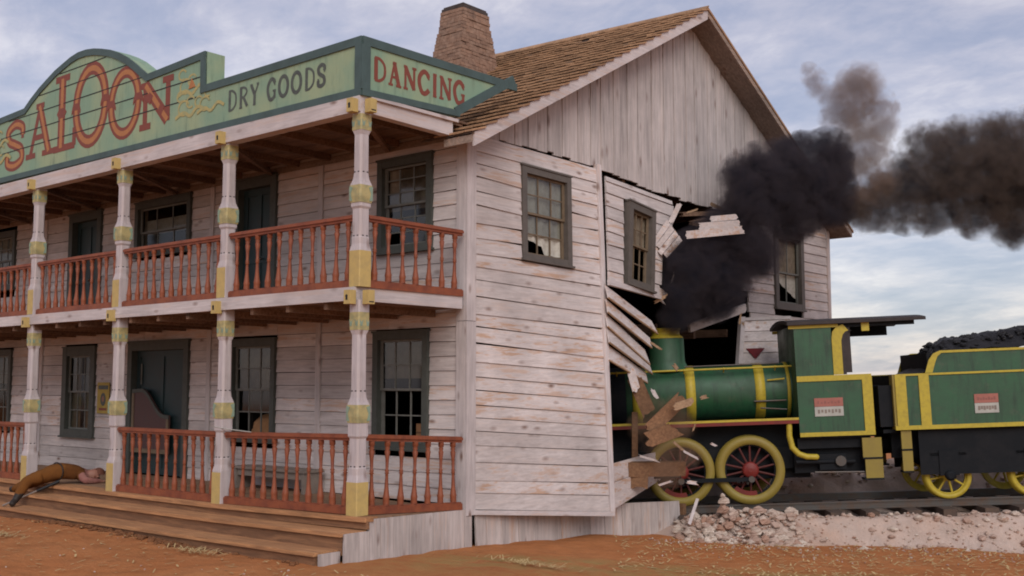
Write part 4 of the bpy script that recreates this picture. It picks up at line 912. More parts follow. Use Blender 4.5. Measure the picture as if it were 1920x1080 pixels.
for ch, x0, x1, y0, y1, w, bumps in (('S', -9.93, -9.17, 5.78, 6.62, .19, 0), ('A', -9.12, -8.06, 5.88, 6.83, .20, 0), ('L', -8.10, -7.28, 5.86, 7.20, .24, 1), ('O', -7.40, -6.24, 5.82, 7.22, .23, 2), ('O', -6.22, -5.22, 5.80, 6.93, .20, 2), ('N', -5.24, -4.28, 5.84, 6.56, .21, 0)):
    m = letter(ch, Sf, x0, x1, y0, y1, w, 'sred', inner='sora', dep=.0035)
    mid = (y0+y1)/2
    if bumps == 1:
        xx = x0+(x1-x0)*.35; m.prism([(xx-.17, mid-.0), (xx-.09, mid+.09), (xx+.09, mid+.09), (xx+.17, mid), (xx+.09, mid-.09), (xx-.09, mid-.09)], Sf, .0, .0072, 'sred')
    if bumps == 2:
        for s in (-1, 1):
            xx = (x0+x1)/2+s*(x1-x0)*.42; m.prism([(xx-.15, mid-.09), (xx-.15, mid-.03), (xx-.10, mid+.10), (xx+.10, mid+.10), (xx+.15, mid-.03), (xx+.15, mid-.09), (xx+.08, mid-.02), (xx-.08, mid-.02)][::-1], Sf, .0, .0072+.0002*s, 'sred')
    if ch == 'N':
        for k_, (dx, dz) in enumerate(((-.20, .10), (.14, -.12))): m.prism([((x0+x1)/2+dx-.10, mid+dz-.02), ((x0+x1)/2+dx, mid+dz+.11), ((x0+x1)/2+dx+.11, mid+dz+.03), ((x0+x1)/2+dx+.02, mid+dz-.10)][::-1], Sf, 0, .0076+.0003*k_, 'sred')
    spart(m, 'letter')
xs_ = -2.86
for ch, wd in (('D', .27), ('R', .27), ('Y', .25), (' ', .13), ('G', .25), ('O', .28), ('O', .28), ('D', .27), ('S', .22)):
    if ch != ' ': spart(letter(ch, Sf, xs_+.02, xs_+wd-.03, 5.735, 6.045, .056, 'sblk', slant=.0, dep=.0035), 'letter')
    xs_ += wd+.005
# faded scroll ornaments
def scroll(m, cx, cz, s, flip=1, k0=0):
    for j, (a, b, r) in enumerate(((0, 0, .16), (.2, .08, .12), (-.1, .22, .11))):
        strip(m, Sf, ell(cx+flip*a*s, cz+b*s, r*s, r*s*.8, 20, 300, 14), .035*s, .0035+.0004*(j+k0), 'syel')
    strip(m, Sf, spl([(cx-.25*s, cz-.15*s), (cx, cz-.08*s), (cx+.2*s, cz-.16*s), (cx+.42*s, cz-.04*s), (cx+.62*s, cz-.12*s)]), .06*s, .0035+.0004*(4+k0), 'syel')
m = M(); scroll(m, -10.3, 6.1, 1.0, 1, 18); scroll(m, -10.35, 6.4, .9, 1, 24); spart(m, 'scroll_ornament')
m = M(); scroll(m, -3.95, 6.32, .9); scroll(m, -3.98, 5.98, .9, 1, 6); scroll(m, -3.42, 5.96, .8, -1, 12)
m.prism([(-3.86, 6.26), (-3.78, 6.42), (-3.68, 6.27)][::-1], Sf, 0, .012, 'sora')
spart(m, 'scroll_ornament')
# side sign
dsg = empty('dancing_sign', (.1, 1.3, 5.5), 'green corner sign with a pointed end reading DANCING in red', 'sign')
SX = lambda u, w, d: V3((.10+d, u, w)); OUT = [(-.10, 6.27), (3.05, 6.305), (1.72, 5.545), (-.10, 5.475)]
m = M(); m.prism(OUT, SX, -.08, 0, 'sgrn'); spart(m, 'board', dsg)
m = M(); band(m, [(-.10, 6.27), (3.05, 6.305)], SX, .115, -.02, .022, 'sbrd'); band(m, [(3.02, 6.300), (1.72, 5.545)], SX, .13, -.02, .0225, 'sbrd'); band(m, [(1.77, 5.545), (-.10, 5.475)], SX, .09, -.02, .0215, 'sbrd')
m.prism([(-.12, 5.56), (.03, 5.56), (.03, 6.16), (-.12, 6.16)], SX, -.02, .023, 'sbrd'); spart(m, 'border', dsg)
ys_ = .08
for ch, wd in (('D', .265), ('A', .28), ('N', .28), ('C', .27), ('I', .14), ('N', .29), ('G', .27)):
    spart(letter(ch, SX, ys_+.015, ys_+wd-.02, 5.72+.012*(ys_), 6.04+.015*ys_, .066, 'sred', dep=.0035), 'letter', dsg); ys_ += wd+.005
# ------------------------------------------------------------ small things on the porch
m = M(); m.box((-10.03, D-.056, 1.14), (-9.58, D-.046, 1.76), 'post_pap'); m.prism([(-9.99, 1.62), (-9.62, 1.62), (-9.62, 1.70), (-9.99, 1.70)], ff, .0562, .058, 'sblk'); m.prism(ell(-9.80, 1.42, .10, .13), ff, .0562, .059, 'sblk'); m.prism([(-9.95, 1.2), (-9.66, 1.2), (-9.66, 1.25), (-9.95, 1.25)], ff, .0562, .0585, 'sred')
m.prism(ell(-9.80, 1.43, .045, .06), ff, .0592, .0612, 'skin')
tag(m.build('wall_poster', None, (-9.8, D-.05, 1.45)), 'faded yellow poster with a dark oval picture on the wall beside the saloon door', 'poster')
bn = empty('porch_bench', (-3.8, 1.72, 0), 'low grey bench against the porch wall between the two lower windows', 'bench')
m = M(); m.box((-4.78, 1.52, .33), (-2.92, 1.93, .37), 'benchm'); spart(m, 'seat', bn)
for x in (-4.72, -2.98): m = M(); m.box((x-.03, 1.54, .005), (x+.03, 1.91, .33), 'benchm'); spart(m, 'leg', bn)
m = M(); m.box((-4.69, 1.56, .22), (-3.01, 1.59, .328), 'benchm'); spart(m, 'apron', bn)
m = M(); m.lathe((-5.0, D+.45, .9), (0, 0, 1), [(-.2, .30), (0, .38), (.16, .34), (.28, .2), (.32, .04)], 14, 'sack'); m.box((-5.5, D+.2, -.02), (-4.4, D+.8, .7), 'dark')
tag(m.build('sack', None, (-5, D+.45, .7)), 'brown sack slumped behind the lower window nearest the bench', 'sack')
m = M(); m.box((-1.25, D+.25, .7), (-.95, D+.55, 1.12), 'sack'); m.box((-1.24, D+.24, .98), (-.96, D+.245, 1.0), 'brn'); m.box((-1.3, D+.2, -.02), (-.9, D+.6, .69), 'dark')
tag(m.build('box', None, (-1.1, D+.4, .7)), 'tan box behind the lower window at the corner', 'box')
m = M(); m.path([V3((-2.98, -.1, 1.1)), V3((-2.6, -.09, 1.07)), V3((-2.15, -.07, 1.045))], .008, 6, 'plw'); tag(m.build('rope', None, (-2.6, -.09, 1.06)), 'thin white rope tied to the post and lying on the lower rail', 'rope')
# ------------------------------------------------------------ locomotive
def rootmat(u): # frame with x along the track
    th = math.atan(.040); ex = (TD*math.cos(th)+Z*math.sin(th)).normalized(); ey = Z.cross(ex).normalized(); ez = ex.cross(ey)
    o = TR(u, 0, 0); mt = Matrix(((ex.x, ey.x, ez.x, o.x), (ex.y, ey.y, ez.y, o.y), (ex.z, ey.z, ez.z, o.z), (0, 0, 0, 1))); return mt
loc = empty('steam_locomotive', (0, 0, 0), 'green and yellow steam locomotive bursting through the side wall', 'locomotive'); loc.matrix_world = rootmat(0)
ten = empty('coal_tender', (0, 0, 0), 'green and yellow coal tender coupled behind the locomotive', 'tender'); ten.matrix_world = rootmat(0)
def lp(m, name, par=loc, label=None):
    o = m.build(name); o.parent = par
    if label: o['label'] = label
    return o
def W_(u, v, z): return V3((u, -v, z))        # local: x back along the train, v to the camera side
def lbox(m, u0, u1, v0, v1, z0, z1, mat): m.box((u0, -v1, z0), (u1, -v0, z1), mat, .5)
BR, BZ = .50, 1.53
m = M(); m.lathe(W_(-.75, 0, BZ), X, [(0, BR*.985), (0.02, BR), (2.95, BR), (2.97, BR)], 40, 'lgrn'); lp(m, 'boiler')
m = M(); m.lathe(W_(-1.75, 0, BZ), X, [(0, .30), (.03, .50), (.06, .53), (.98, .53), (1.0, .50)], 36, 'lblk'); m.lathe(W_(-1.83, 0, BZ), X, [(0, .05), (.03, .30), (.09, .36)], 24, 'lblk'); lp(m, 'smokebox')
for u in (-.55, .40, 1.62, 2.12):
    m = M(); w = .085 if u != 2.12 else .03; m.lathe(W_(u-w, 0, BZ), X, [(0, BR+.001), (.0, BR+.012), (2*w, BR+.012), (2*w, BR+.001)], 40, 'lyel', caps=False); lp(m, 'boiler_band')
m = M(); m.lathe(W_(.03, 0, BZ+.42), Z, [(0, .40), (.10, .36), (.18, .325), (.55, .325), (.60, .325)], 30, 'lgrn'); lp(m, 'chimney')
m = M(); m.lathe(W_(.03, 0, BZ+1.02), Z, [(0, .30), (.015, .325), (.03, .30), (.07, .255), (.13, .25), (.16, .275), (.19, .275), (.19, .2), (.1, .19)], 30, 'lyel', caps=False); lp(m, 'chimney_cap')
for v in (.50, -.50):
    m = M(); m.tube(W_(-1.2, v, 1.955), W_(2.28, v, 1.955), .018, mat='lyel')
    for u in (-.9, .3, 1.0, 1.9): m.tube(W_(u, v*.82, 1.90), W_(u, v, 1.97), .014, mat='lyel'); m.lathe(W_(u, v, 1.935), Z, [(0, .01), (.01, .026), (.03, .026), (.04, .01)], 8, 'lyel')
    lp(m, 'handrail')
m = M(); m.tube(W_(.3, .2, 2.02), W_(2.0, .2, 2.02), .014, mat='steel'); m.tube(W_(1.5, .505, 1.36), W_(2.05, .54, 1.36), .016, mat='steel'); m.tube(W_(1.6, .52, 1.24), W_(2.05, .56, 1.2), .014, mat='steel'); m.tube(W_(1.75, .49, 1.72), W_(2.04, .55, 1.74), .016, mat='lyel'); lp(m, 'boiler_pipes')
for v0, v1 in ((.42, .95), (-.95, -.42)):
    m = M(); lbox(m, -1.9, 2.18, v0, v1, 1.02, 1.035, 'lblk'); e = v1 if v1 > 0 else v0; s = 1 if v1 > 0 else -1
    a, b = sorted((e, e+s*.02)); lbox(m, -1.9, 2.18, a, b, 1.025, 1.065, 'lyel'); lbox(m, -1.9, 2.18, a, b, .965, 1.023, 'lred'); lp(m, 'running_board')
m = M()
for v in (.50, -.58): lbox(m, -2.1, 3.38, v, v+.08, .18, .55, 'lblk')
lbox(m, -1.9, 2.1, -.5, .5, .55, .98, 'lblk'); lbox(m, 2.15, 3.38, -.85, .85, .52, .70, 'lblk'); lbox(m, -.6, 2.4, -.45, .45, .0, .56, 'lblk'); lbox(m, 2.1, 3.3, -.7, .7, .1, .5, 'lblk')
m.tube(W_(2.1, .86, .3), W_(3.1, .8, .28), .04, mat='lblk'); lbox(m, 2.5, 2.95, .62, .84, .15, .42, 'lblk'); m.tube(W_(2.4, .9, .12), W_(3.3, .9, .10), .02, mat='steel')
m.lathe(W_(2.85, .84, .3), (0, -1, 0), [(0, .09), (.06, .09)], 12, 'steel'); lp(m, 'frame')
for v in (.66, -1.06):
    m = M(); m.tube(W_(-1.9, v+.2, .25), W_(-1.25, v+.2, .25), .22, n=20, mat='lblk'); lbox(m, -1.85, -1.3, v+.02, v+.38, .42, .72, 'lgrn'); lp(m, 'cylinder')
def wheel(u, v, r, z0, name, par=loc, spokes=12, spmat='lred', tyre='tread', rim=.16):
    s = 1 if v > 0 else -1; c = W_(u, v, z0+r); ax = (0, -s, 0)
    m = M(); m.lathe(c, ax, [(-.10, r+.018), (-.075, r+.018), (-.065, r), (.055, r), (.055, r*(1-rim*.55)), (.045, r*(1-rim)), (-.05, r*(1-rim)), (-.10, r*(1-rim)), (-.10, r+.018)], 44, tyre, caps=False)
    o = lp(m, name, par); m = M(); 
    m.lathe(c, ax, [(-.05, r*(1-rim)), (.015, r*(1-rim)), (.015, r*(.95-rim)), (-.05, r*(.95-rim)), (-.05, r*(1-rim))], 36, 'lblk' if spokes >= 12 else spmat, caps=False)
    m.lathe(c, ax, [(-.08, r*.24), (.06, r*.24), (.07, r*.18), (.085, r*.06)], 20, spmat)
    for i in range(spokes):
        a = 2*math.pi*i/spokes+.2; d = V3((math.cos(a), 0, math.sin(a))); m.tube(c+d*r*.18, c+d*r*(1-rim), .024, .018, 6, 'spk' if spokes >= 12 else spmat)
    if spokes >= 12:
        for k in range(-3, 4):   # balance weight
            a = -1.9+k*.14; d0 = V3((math.cos(a), 0, math.sin(a))); d1 = V3((math.cos(a+.14), 0, math.sin(a+.14))); q = [c+d0*r*.62, c+d1*r*.62, c+d1*r*.84, c+d0*r*.84]; n_ = V3((0, -s*.02, 0)); m.hexa([p-n_ for p in q]+[p+n_ for p in q], spmat, .5)
    w = m.build('spokes'); w.parent = o; return o
for u in (1.33, .13):
    for v in (.75, -.75): wheel(u, v, .585, -.40, 'driving_wheel', spokes=14, rim=.25)
for u in (-1.05, -1.75):
    for v in (.75, -.75): wheel(u, v, .32, -.40, 'leading_wheel', spokes=8)
for s in (1, -1):
    m = M(); z = .175-.20; v = .86*s; m.box((.13, -v-.02, .0), (1.33, -v+.02, .07), 'lblk', .5)
    for u in (.13, 1.33): m.tube(W_(u, v-.08*s, .035), W_(u, v+.05*s, .035), .055, mat='steel')
    m.box((-1.4, -v-.06*s-.015, .10), (.13, -v-.06*s+.015, .16), 'lblk', .5); lp(m, 'coupling_rod')
m = M(); pts = [W_(2.02, .9, .98), W_(2.01, .9, .75), W_(2.05, .9, .55), W_(2.15, .9, .44), W_(2.28, .9, .39), W_(2.44, .9, .38)]
m.path(pts, .05, 12, 'lyel')
for p in pts: m.lathe(p-Z*.05, Z, [(0, .01), (.02, .045), (.05, .051), (.08, .045), (.1, .01)], 12, 'lyel')
lp(m, 'injector_pipe')
# cab
m = M(); CV = .98
for s in (1, -1):
    a, b = sorted((s*(CV-.03), s*CV)); lbox(m, 2.18, 3.41, a, b, .74, 1.73, 'lgrn'); lbox(m, 2.18, 2.81, a, b, 1.73, 2.64, 'lgrn')
lbox(m, 2.18, 2.20, -CV+.03, CV-.03, 1.0, 2.64, 'lgrn'); lbox(m, 2.20, 3.43, -CV+.03, CV-.03, .70, .74, 'lblk'); lp(m, 'cab')
for s in (1, -1):
    m = M()
    e = s*CV; a, b = sorted((e, e+s*.02))
    lbox(m, 2.18, 3.43, a, b, 1.67, 1.765, 'lyel'); lbox(m, 2.18, 3.43, a, b, .73, .80, 'lyel'); lbox(m, 3.27, 3.43, a, b, .80, 1.67, 'lyel')
    zz_ = [(2.81, 1.77), (2.81, 2.40), (2.83, 2.51), (2.90, 2.59), (3.01, 2.63)]; zi = [(2.97, 1.77), (2.97, 2.35), (3.00, 2.45), (3.04, 2.50), (3.10, 2.52)]
    for i in range(4):
        q = [W_(zz_[i][0], e, zz_[i][1]), W_(zi[i][0], e, zi[i][1]), W_(zi[i+1][0], e, zi[i+1][1]), W_(zz_[i+1][0], e, zz_[i+1][1])]; n_ = W_(0, s*.02, 0); m.hexa([p-n_ for p in q]+[p+n_ for p in q], 'lyel', .5)
        q = [W_(zi[i][0], e, zi[i][1]), W_(zi[i][0]+.06, e, zi[i][1]), W_(zi[i+1][0]+.06, e, zi[i+1][1]), W_(zi[i+1][0], e, zi[i+1][1])]; n_ = W_(0, s*.012, 0); m.hexa([p-n_ for p in q]+[p+n_ for p in q], 'lroof', .5)
    lbox(m, 2.09, 2.93, a, b, 2.585, 2.64, 'lyel')
    a, b = sorted((s*.72, s*CV)); lbox(m, 3.41, 3.44, a, b, .73, 1.73, 'lyel')
    lp(m, 'cab_trim')
m = M(); lbox(m, 2.99, 3.13, CV-.12, CV-.02, 1.8, 2.62, 'lroof'); lbox(m, 2.99, 3.13, -CV+.02, -CV+.12, 1.8, 2.62, 'lroof'); lp(m, 'cab_post')
m = M(); n_ = 12; ring = []
for i in range(n_+1):
    a = -1+2*i/n_; ring.append((a*1.08, 2.645+.08*(1-a*a)))
vs = []
for u in (2.06, 4.38):
    for k_ in (0, .055):
        for v, z in ring: vs.append(W_(u, v, z+k_))
k = n_+1; fc = []
for i in range(n_): fc += [(i, i+1, 2*k+i+1, 2*k+i), (k+i, k+i+1, 3*k+i+1, 3*k+i), (i, i+1, k+i+1, k+i), (2*k+i, 2*k+i+1, 3*k+i+1, 3*k+i)]
fc += [(0, k, 3*k, 2*k), (n_, k+n_, 3*k+n_, 2*k+n_)]; m.add(vs, fc, 'lroof', .5); lbox(m, 2.89, 4.21, -1.0, -.96, 2.48, 2.66, 'lblk'); lbox(m, 2.89, 4.21, .95, .98, 2.58, 2.66, 'lblk'); lp(m, 'cab_roof')
m = M(); lbox(m, 3.32, 3.45, .985, 1.0, 2.5, 2.66, 'lyel'); lp(m, 'roof_bracket')
def plate(u0, u1, z0, z1, par):
    m = M(); v = .99 if par == loc else 1.01; a, b = v-.01, v+.005; zm = (z0+z1)/2+.01; lbox(m, u0, u1, a, b, zm, z1, 'plr'); lbox(m, u0, u1, a, b, z0, zm-.004, 'plw')
    # worn, unreadable characters
    for i in range(7):
        x = u0+.05+(u1-u0-.1)*i/6.6; w = .03; lbox(m, x, x+w, b, b+.003, zm+.05, z1-.05-.02*(i % 2), 'pink'); lbox(m, x, x+w*1.2, b, b+.003, z0+.05+.015*(i % 2), zm-.05, 'benchm')
    lp(m, 'number_plate', par)
plate(2.45, 2.93, 1.07, 1.38, loc)
for s in (1, -1):
    m = M(); v = .95*s; a, b = sorted((v-.02, v+.02)); lbox(m, 3.21, 3.53, a, b, .35, .68, 'tread'); lbox(m, 3.24, 3.53, a, b, 0, .32, 'tread'); a, b = sorted((v-.22*s, v+.03*s)); lbox(m, 3.21, 3.53, a, b, .32, .35, 'lblk'); lbox(m, 3.21, 3.53, a, b, -.03, .0, 'lblk'); lp(m, 'cab_step')
m = M(); lbox(m, 2.25, 2.75, -.55, .55, .75, 1.98, 'lblk'); m.tube(W_(2.62, .2, 1.5), W_(2.85, .2, 1.55), .03, mat='lred'); lp(m, 'firebox')
# tender
m = M()
for s in (1, -1):
    a, b = sorted((s*.97, s*1.0)); lbox(m, 3.81, 7.15, a, b, .80, 1.72, 'lgrn')
    q = [(4.40, 1.73), (7.14, 1.73), (7.14, 2.09), (4.61, 2.09), (4.51, 2.04), (4.46, 1.95)]; m.prism(q, lambda u, w, d: W_(u, d, w), s*.90, s*.93, 'lgrn', .5)
lbox(m, 3.81, 3.85, -.97, .97, .80, 1.72, 'lblk'); lbox(m, 7.11, 7.15, -.97, .97, .8, 2.09, 'lgrn'); lbox(m, 3.85, 7.11, -.97, .97, .80, .84, 'lblk'); lbox(m, 3.85, 7.11, -.97, .97, 1.64, 1.70, 'lblk'); lp(m, 'tank', ten)
m = M()
for s in (1, -1):
    e = s*1.0; a, b = sorted((e, e+s*.02)); lbox(m, 3.81, 7.15, a, b, 1.70, 1.735, 'lyel'); lbox(m, 3.77, 7.17, a, b, .79, .86, 'lyel'); lbox(m, 3.81, 3.99, a, b, .86, 1.70, 'lyel'); lbox(m, 4.20, 4.37, a, b, .86, 1.70, 'lyel')
    p = [(4.34, 1.74), (4.41, 1.95), (4.49, 2.06), (4.61, 2.11), (7.14, 2.11)]; q = [(4.46, 1.74), (4.52, 1.92), (4.56, 2.01), (4.63, 2.07), (7.14, 2.07)]
    for i in range(4):
        w = [W_(p[i][0], s*.93, p[i][1]), W_(q[i][0], s*.93, q[i][1]), W_(q[i+1][0], s*.93, q[i+1][1]), W_(p[i+1][0], s*.93, p[i+1][1])]; n_ = W_(0, s*.015, 0); m.hexa([x-n_ for x in w]+[x+n_ for x in w], 'lyel', .5)
lbox(m, 3.77, 3.81, .78, 1.0, .80, 1.735, 'tread'); lbox(m, 3.77, 3.81, -1.0, -.78, .80, 1.735, 'tread')
lp(m, 'tender_trim', ten)
g = M(); vs = []; uu = [4.20+i*.08 for i in range(37)]; vvv = [-.88+i*.125 for i in range(15)]
for v in vvv:
    for u in uu:
        k_ = sm(4.2, 4.9, u); side = 1-abs(v)**3*.9; vs.append(W_(u, v, 1.72+(.30+.11*(u-4.3)+.09*mn.noise(V3((u*2.3, v*2.3, 0)))+.05*mn.noise(V3((u*7, v*7, 2))))*k_*max(.25, side)+.22*k_))
nu = len(uu); g.add(vs, [(j*nu+i, j*nu+i+1, (j+1)*nu+i+1, (j+1)*nu+i) for j in range(len(vvv)-1) for i in range(nu-1)], 'coal', .5); 
for i in range(220):
    u, v = U(4.4, 7.0), U(-.82, .84); k_ = sm(4.2, 4.9, u); side = max(.25, 1-abs(v)**3*.9); z_ = 1.72+(.30+.11*(u-4.3))*k_*side+.22*k_; rock(g, W_(u, v, z_), U(.03, .07), 'coal')
o = lp(g, 'coal', ten); o['kind'] = 'stuff'
m = M()
for v in (.55, -.63): lbox(m, 3.77, 7.15, v, v+.08, .30, .78, 'lblk')
lbox(m, 4.13, 6.88, -.5, .5, .25, .76, 'lblk'); lbox(m, 3.42, 3.81, -.25, .25, .45, .60, 'lblk'); lbox(m, 3.60, 3.81, -.85, .85, .74, .80, 'lblk')
lbox(m, 4.22, 6.88, .80, .86, .40, .70, 'lblk')
for u in (4.63, 6.03, 6.8):
    lbox(m, u-.16, u+.16, .84, .92, .0, .42, 'lblk'); m.lathe(W_(u, .92, .0), (0, -1, 0), [(0, .09), (.04, .09), (.06, .05)], 14, 'lblk'); lbox(m, u-.3, u+.3, .86, .90, .33, .38, 'lblk')
lbox(m, 4.16, 7.06, .87, .90, .02, .80, 'lblk'); lbox(m, 4.16, 7.06, -.90, -.87, .02, .80, 'lblk'); lp(m, 'frame', ten)
for u in (4.63, 6.03, 6.8):
    for v in (.75, -.75): wheel(u, v, .385, -.40, 'tender_wheel', ten, 8, 'lyel', 'lyel', .2)
for s in (1, -1):
    m = M(); v = .95*s; a, b = sorted((v-.02, v+.02)); lbox(m, 3.86, 4.03, a, b, .47, .78, 'tread'); lbox(m, 3.86, 4.03, a, b, .10, .44, 'tread'); a, b = sorted((v-.22*s, v+.03*s)); lbox(m, 3.86, 4.03, a, b, .44, .47, 'lblk'); lbox(m, 3.86, 4.03, a, b, .07, .10, 'lblk'); lp(m, 'tender_step', ten)
plate(5.09, 5.48, 1.03, 1.35, ten)
m = M(); lbox(m, 3.55, 3.86, -.9, .9, .85, 1.55, 'lblk'); lbox(m, 4.40, 4.45, -.88, .88, 1.70, 2.08, 'lblk'); lp(m, 'front_bulkhead', ten)
# ------------------------------------------------------------ person on the steps
def skinned(name, joints, edges, parent=None, sub=2):
    me = bpy.data.meshes.new(name); me.from_pydata([j[0] for j in joints], edges, []); o = bpy.data.objects.new(name, me); C.objects.link(o)
    sk = o.modifiers.new('skin', 'SKIN'); me.skin_vertices.new() if not me.skin_vertices else None
    for i, j in enumerate(joints): me.skin_vertices[0].data[i].radius = j[1] if isinstance(j[1], tuple) else (j[1], j[1]); me.skin_vertices[0].data[i].use_root = (i == 0)
    ss = o.modifiers.new('sub', 'SUBSURF'); ss.levels = sub; ss.render_levels = sub; sk.use_smooth_shade = True
    dg = bpy.context.evaluated_depsgraph_get(); ev = o.evaluated_get(dg); nm = bpy.data.meshes.new_from_object(ev); C.objects.unlink(o); bpy.data.objects.remove(o)
    p = bpy.data.objects.new(name, nm); C.objects.link(p)
    return p
PX, PY = -7.5, -.05
J = [((-7.58, -.16, .19), (.19, .165)),
     ((-7.56, .02, .26), (.175, .16)), ((-7.54, .22, .23), (.20, .16)), ((-7.52, .35, .19), (.145, .12)), ((-7.49, .43, .15), .065),
     ((-7.46, .49, .14), (.10, .11)), ((-7.44, .57, .13), (.105, .12)), ((-7.42, .64, .12), (.07, .08)),
     ((-7.64, -.28, .16), (.14, .13)), ((-7.74, -.50, .09), .105), ((-7.75, -.60, -.08), .085), ((-7.75, -.70, -.24), .06), ((-7.67, -.80, -.29), .05),
     ((-7.72, -.20, .14), (.13, .12)), ((-8.05, -.36, -.0), .10), ((-8.22, -.42, -.06), .08), ((-8.36, -.46, -.10), .06), ((-8.43, -.42, -.09), .045),
     ((-7.40, .26, .15), .085), ((-7.22, .28, .07), .065), ((-7.20, .42, .05), .05), ((-7.22, .52, .045), .038), ((-7.23, .58, .04), .03),
     ((-7.66, .34, .14), .08), ((-7.78, .48, .07), .06), ((-7.70, .64, .055), .045), ((-7.64, .70, .045), .033)]
E_ = [(0, 1), (1, 2), (2, 3), (3, 4), (4, 5), (5, 6), (6, 7), (0, 8), (8, 9), (9, 10), (10, 11), (11, 12), (0, 13), (13, 14), (14, 15), (15, 16), (16, 17), (2, 18), (18, 19), (19, 20), (20, 21), (21, 22), (2, 23), (23, 24), (24, 25), (25, 26)]
nb = len(J)
for hb_, base, dr in ((22, V3((-7.23, .58, .04)), V3((-.1, 1, -.08))), (26, V3((-7.64, .70, .045)), V3((.45, .9, -.1)))):
    dr = dr.normalized(); sd_ = dr.cross(Z).normalized()
    for k in range(4):
        o_ = (k-1.5)*.018; l = (.062, .075, .07, .055)[k]; a = base+dr*.02+sd_*o_; b = a+dr*l*.55; c = b+(dr*.8-Z*.35)*l*.5
        i0 = len(J); J += [(tuple(a), .010), (tuple(b), .0085), (tuple(c), .0075)]; E_ += [(hb_, i0), (i0, i0+1), (i0+1, i0+2)]
    a = base-dr*.01+sd_*.03; b = a+dr*.025+sd_*.03; i0 = len(J); J += [(tuple(a), .011), (tuple(b), .009)]; E_ += [(hb_, i0), (i0, i0+1)]
per = skinned('person', J, E_)
for k_ in ('tro', 'shirt', 'pink', 'skin', 'boot', 'hair'): per.data.materials.append(MAT[k_])
for p in per.data.polygons:
    c = p.center; i = 0
    if c.y > .0: i = 1
    if c.y > .05 and (c.x > -7.33 or c.x < -7.74): i = 2
    if c.y > .35: i = 2
    if c.y > .43 and abs(c.x+7.44) < .13: i = 3
    if (c.x > -7.29 and c.y > .52) or (c.x < -7.62 and c.y > .68): i = 3
    if c.y < -.58 and c.z < -.12 or c.x < -8.28: i = 4
    p.material_index = i; p.use_smooth = True
for v_ in per.data.vertices:
    c = v_.co; k_ = .014 if c.y < .42 else .0
    v_.co = c+V3((mn.noise(c*11), mn.noise(c*11+V3((5, 5, 5))), mn.noise(c*13+V3((9, 1, 3)))))*k_
tag(per, 'person in brown vest and trousers lying face down over the front steps', 'person')
def pchild(m, name): o = m.build(name); o.parent = per; return o
m = M(); hc = V3((-7.44, .58, .14)); vs = []; n = 14
for j in range(7):
    ph = j*math.pi/2/6
    for i in range(n): a = 2*math.pi*i/n; k_ = 1+.06*math.sin(5*a+j); vs.append(hc+V3((.108*math.cos(a)*math.cos(ph)*k_, .045+.115*math.sin(a)*math.cos(ph)*k_, .118*math.sin(ph)-.0)))
m.add(vs, [(j*n+i, j*n+(i+1) % n, (j+1)*n+(i+1) % n, (j+1)*n+i) for j in range(6) for i in range(n)], 'hair', .5, True); pchild(m, 'hair')
m = M()   # face turned to the camera side: nose, eyes, mouth, ear
fc_ = hc+V3((.10, -.02, -.03)); m.lathe(fc_, (.9, -.4, -.1), [(0, .02), (.02, .012), (.028, .004)], 8, 'skin')
for dz in (.03, -.03): m.lathe(fc_+V3((-.012, .035, dz)), (.9, -.4, 0), [(0, .012), (.012, .008), (.014, .002)], 8, 'blk')
m.box(tuple(fc_+V3((-.02, -.055, -.018))), tuple(fc_+V3((-.006, -.045, .018))), 'sred'); m.lathe(hc+V3((.02, -.03, .098)), Z, [(0, .025), (.012, .018)], 8, 'skin'); pchild(m, 'face')
m = M(); ring_ = []
for i in range(20):
    a = 2*math.pi*i/20; ring_.append(V3((-7.57+.175*math.cos(a), -.07+.02*math.cos(a), .225+.15*math.sin(a))))
for i in range(20): m.tube(ring_[i], ring_[(i+1) % 20], .012, mat='boot', n=6)
pchild(m, 'belt')
m = M(); a, b = V3((-7.87, -.84, -.31)), V3((-7.42, -.10, .07)); m.tube(a, a+(b-a)*.62, .017, .014, 8, 'stick'); m.tube(a+(b-a)*.60, b, .024, .03, 8, 'blk')
tag(m.build('walking_stick', None, tuple((a+b)/2)), 'grey stick lying slantwise down the steps beside the person', 'stick')
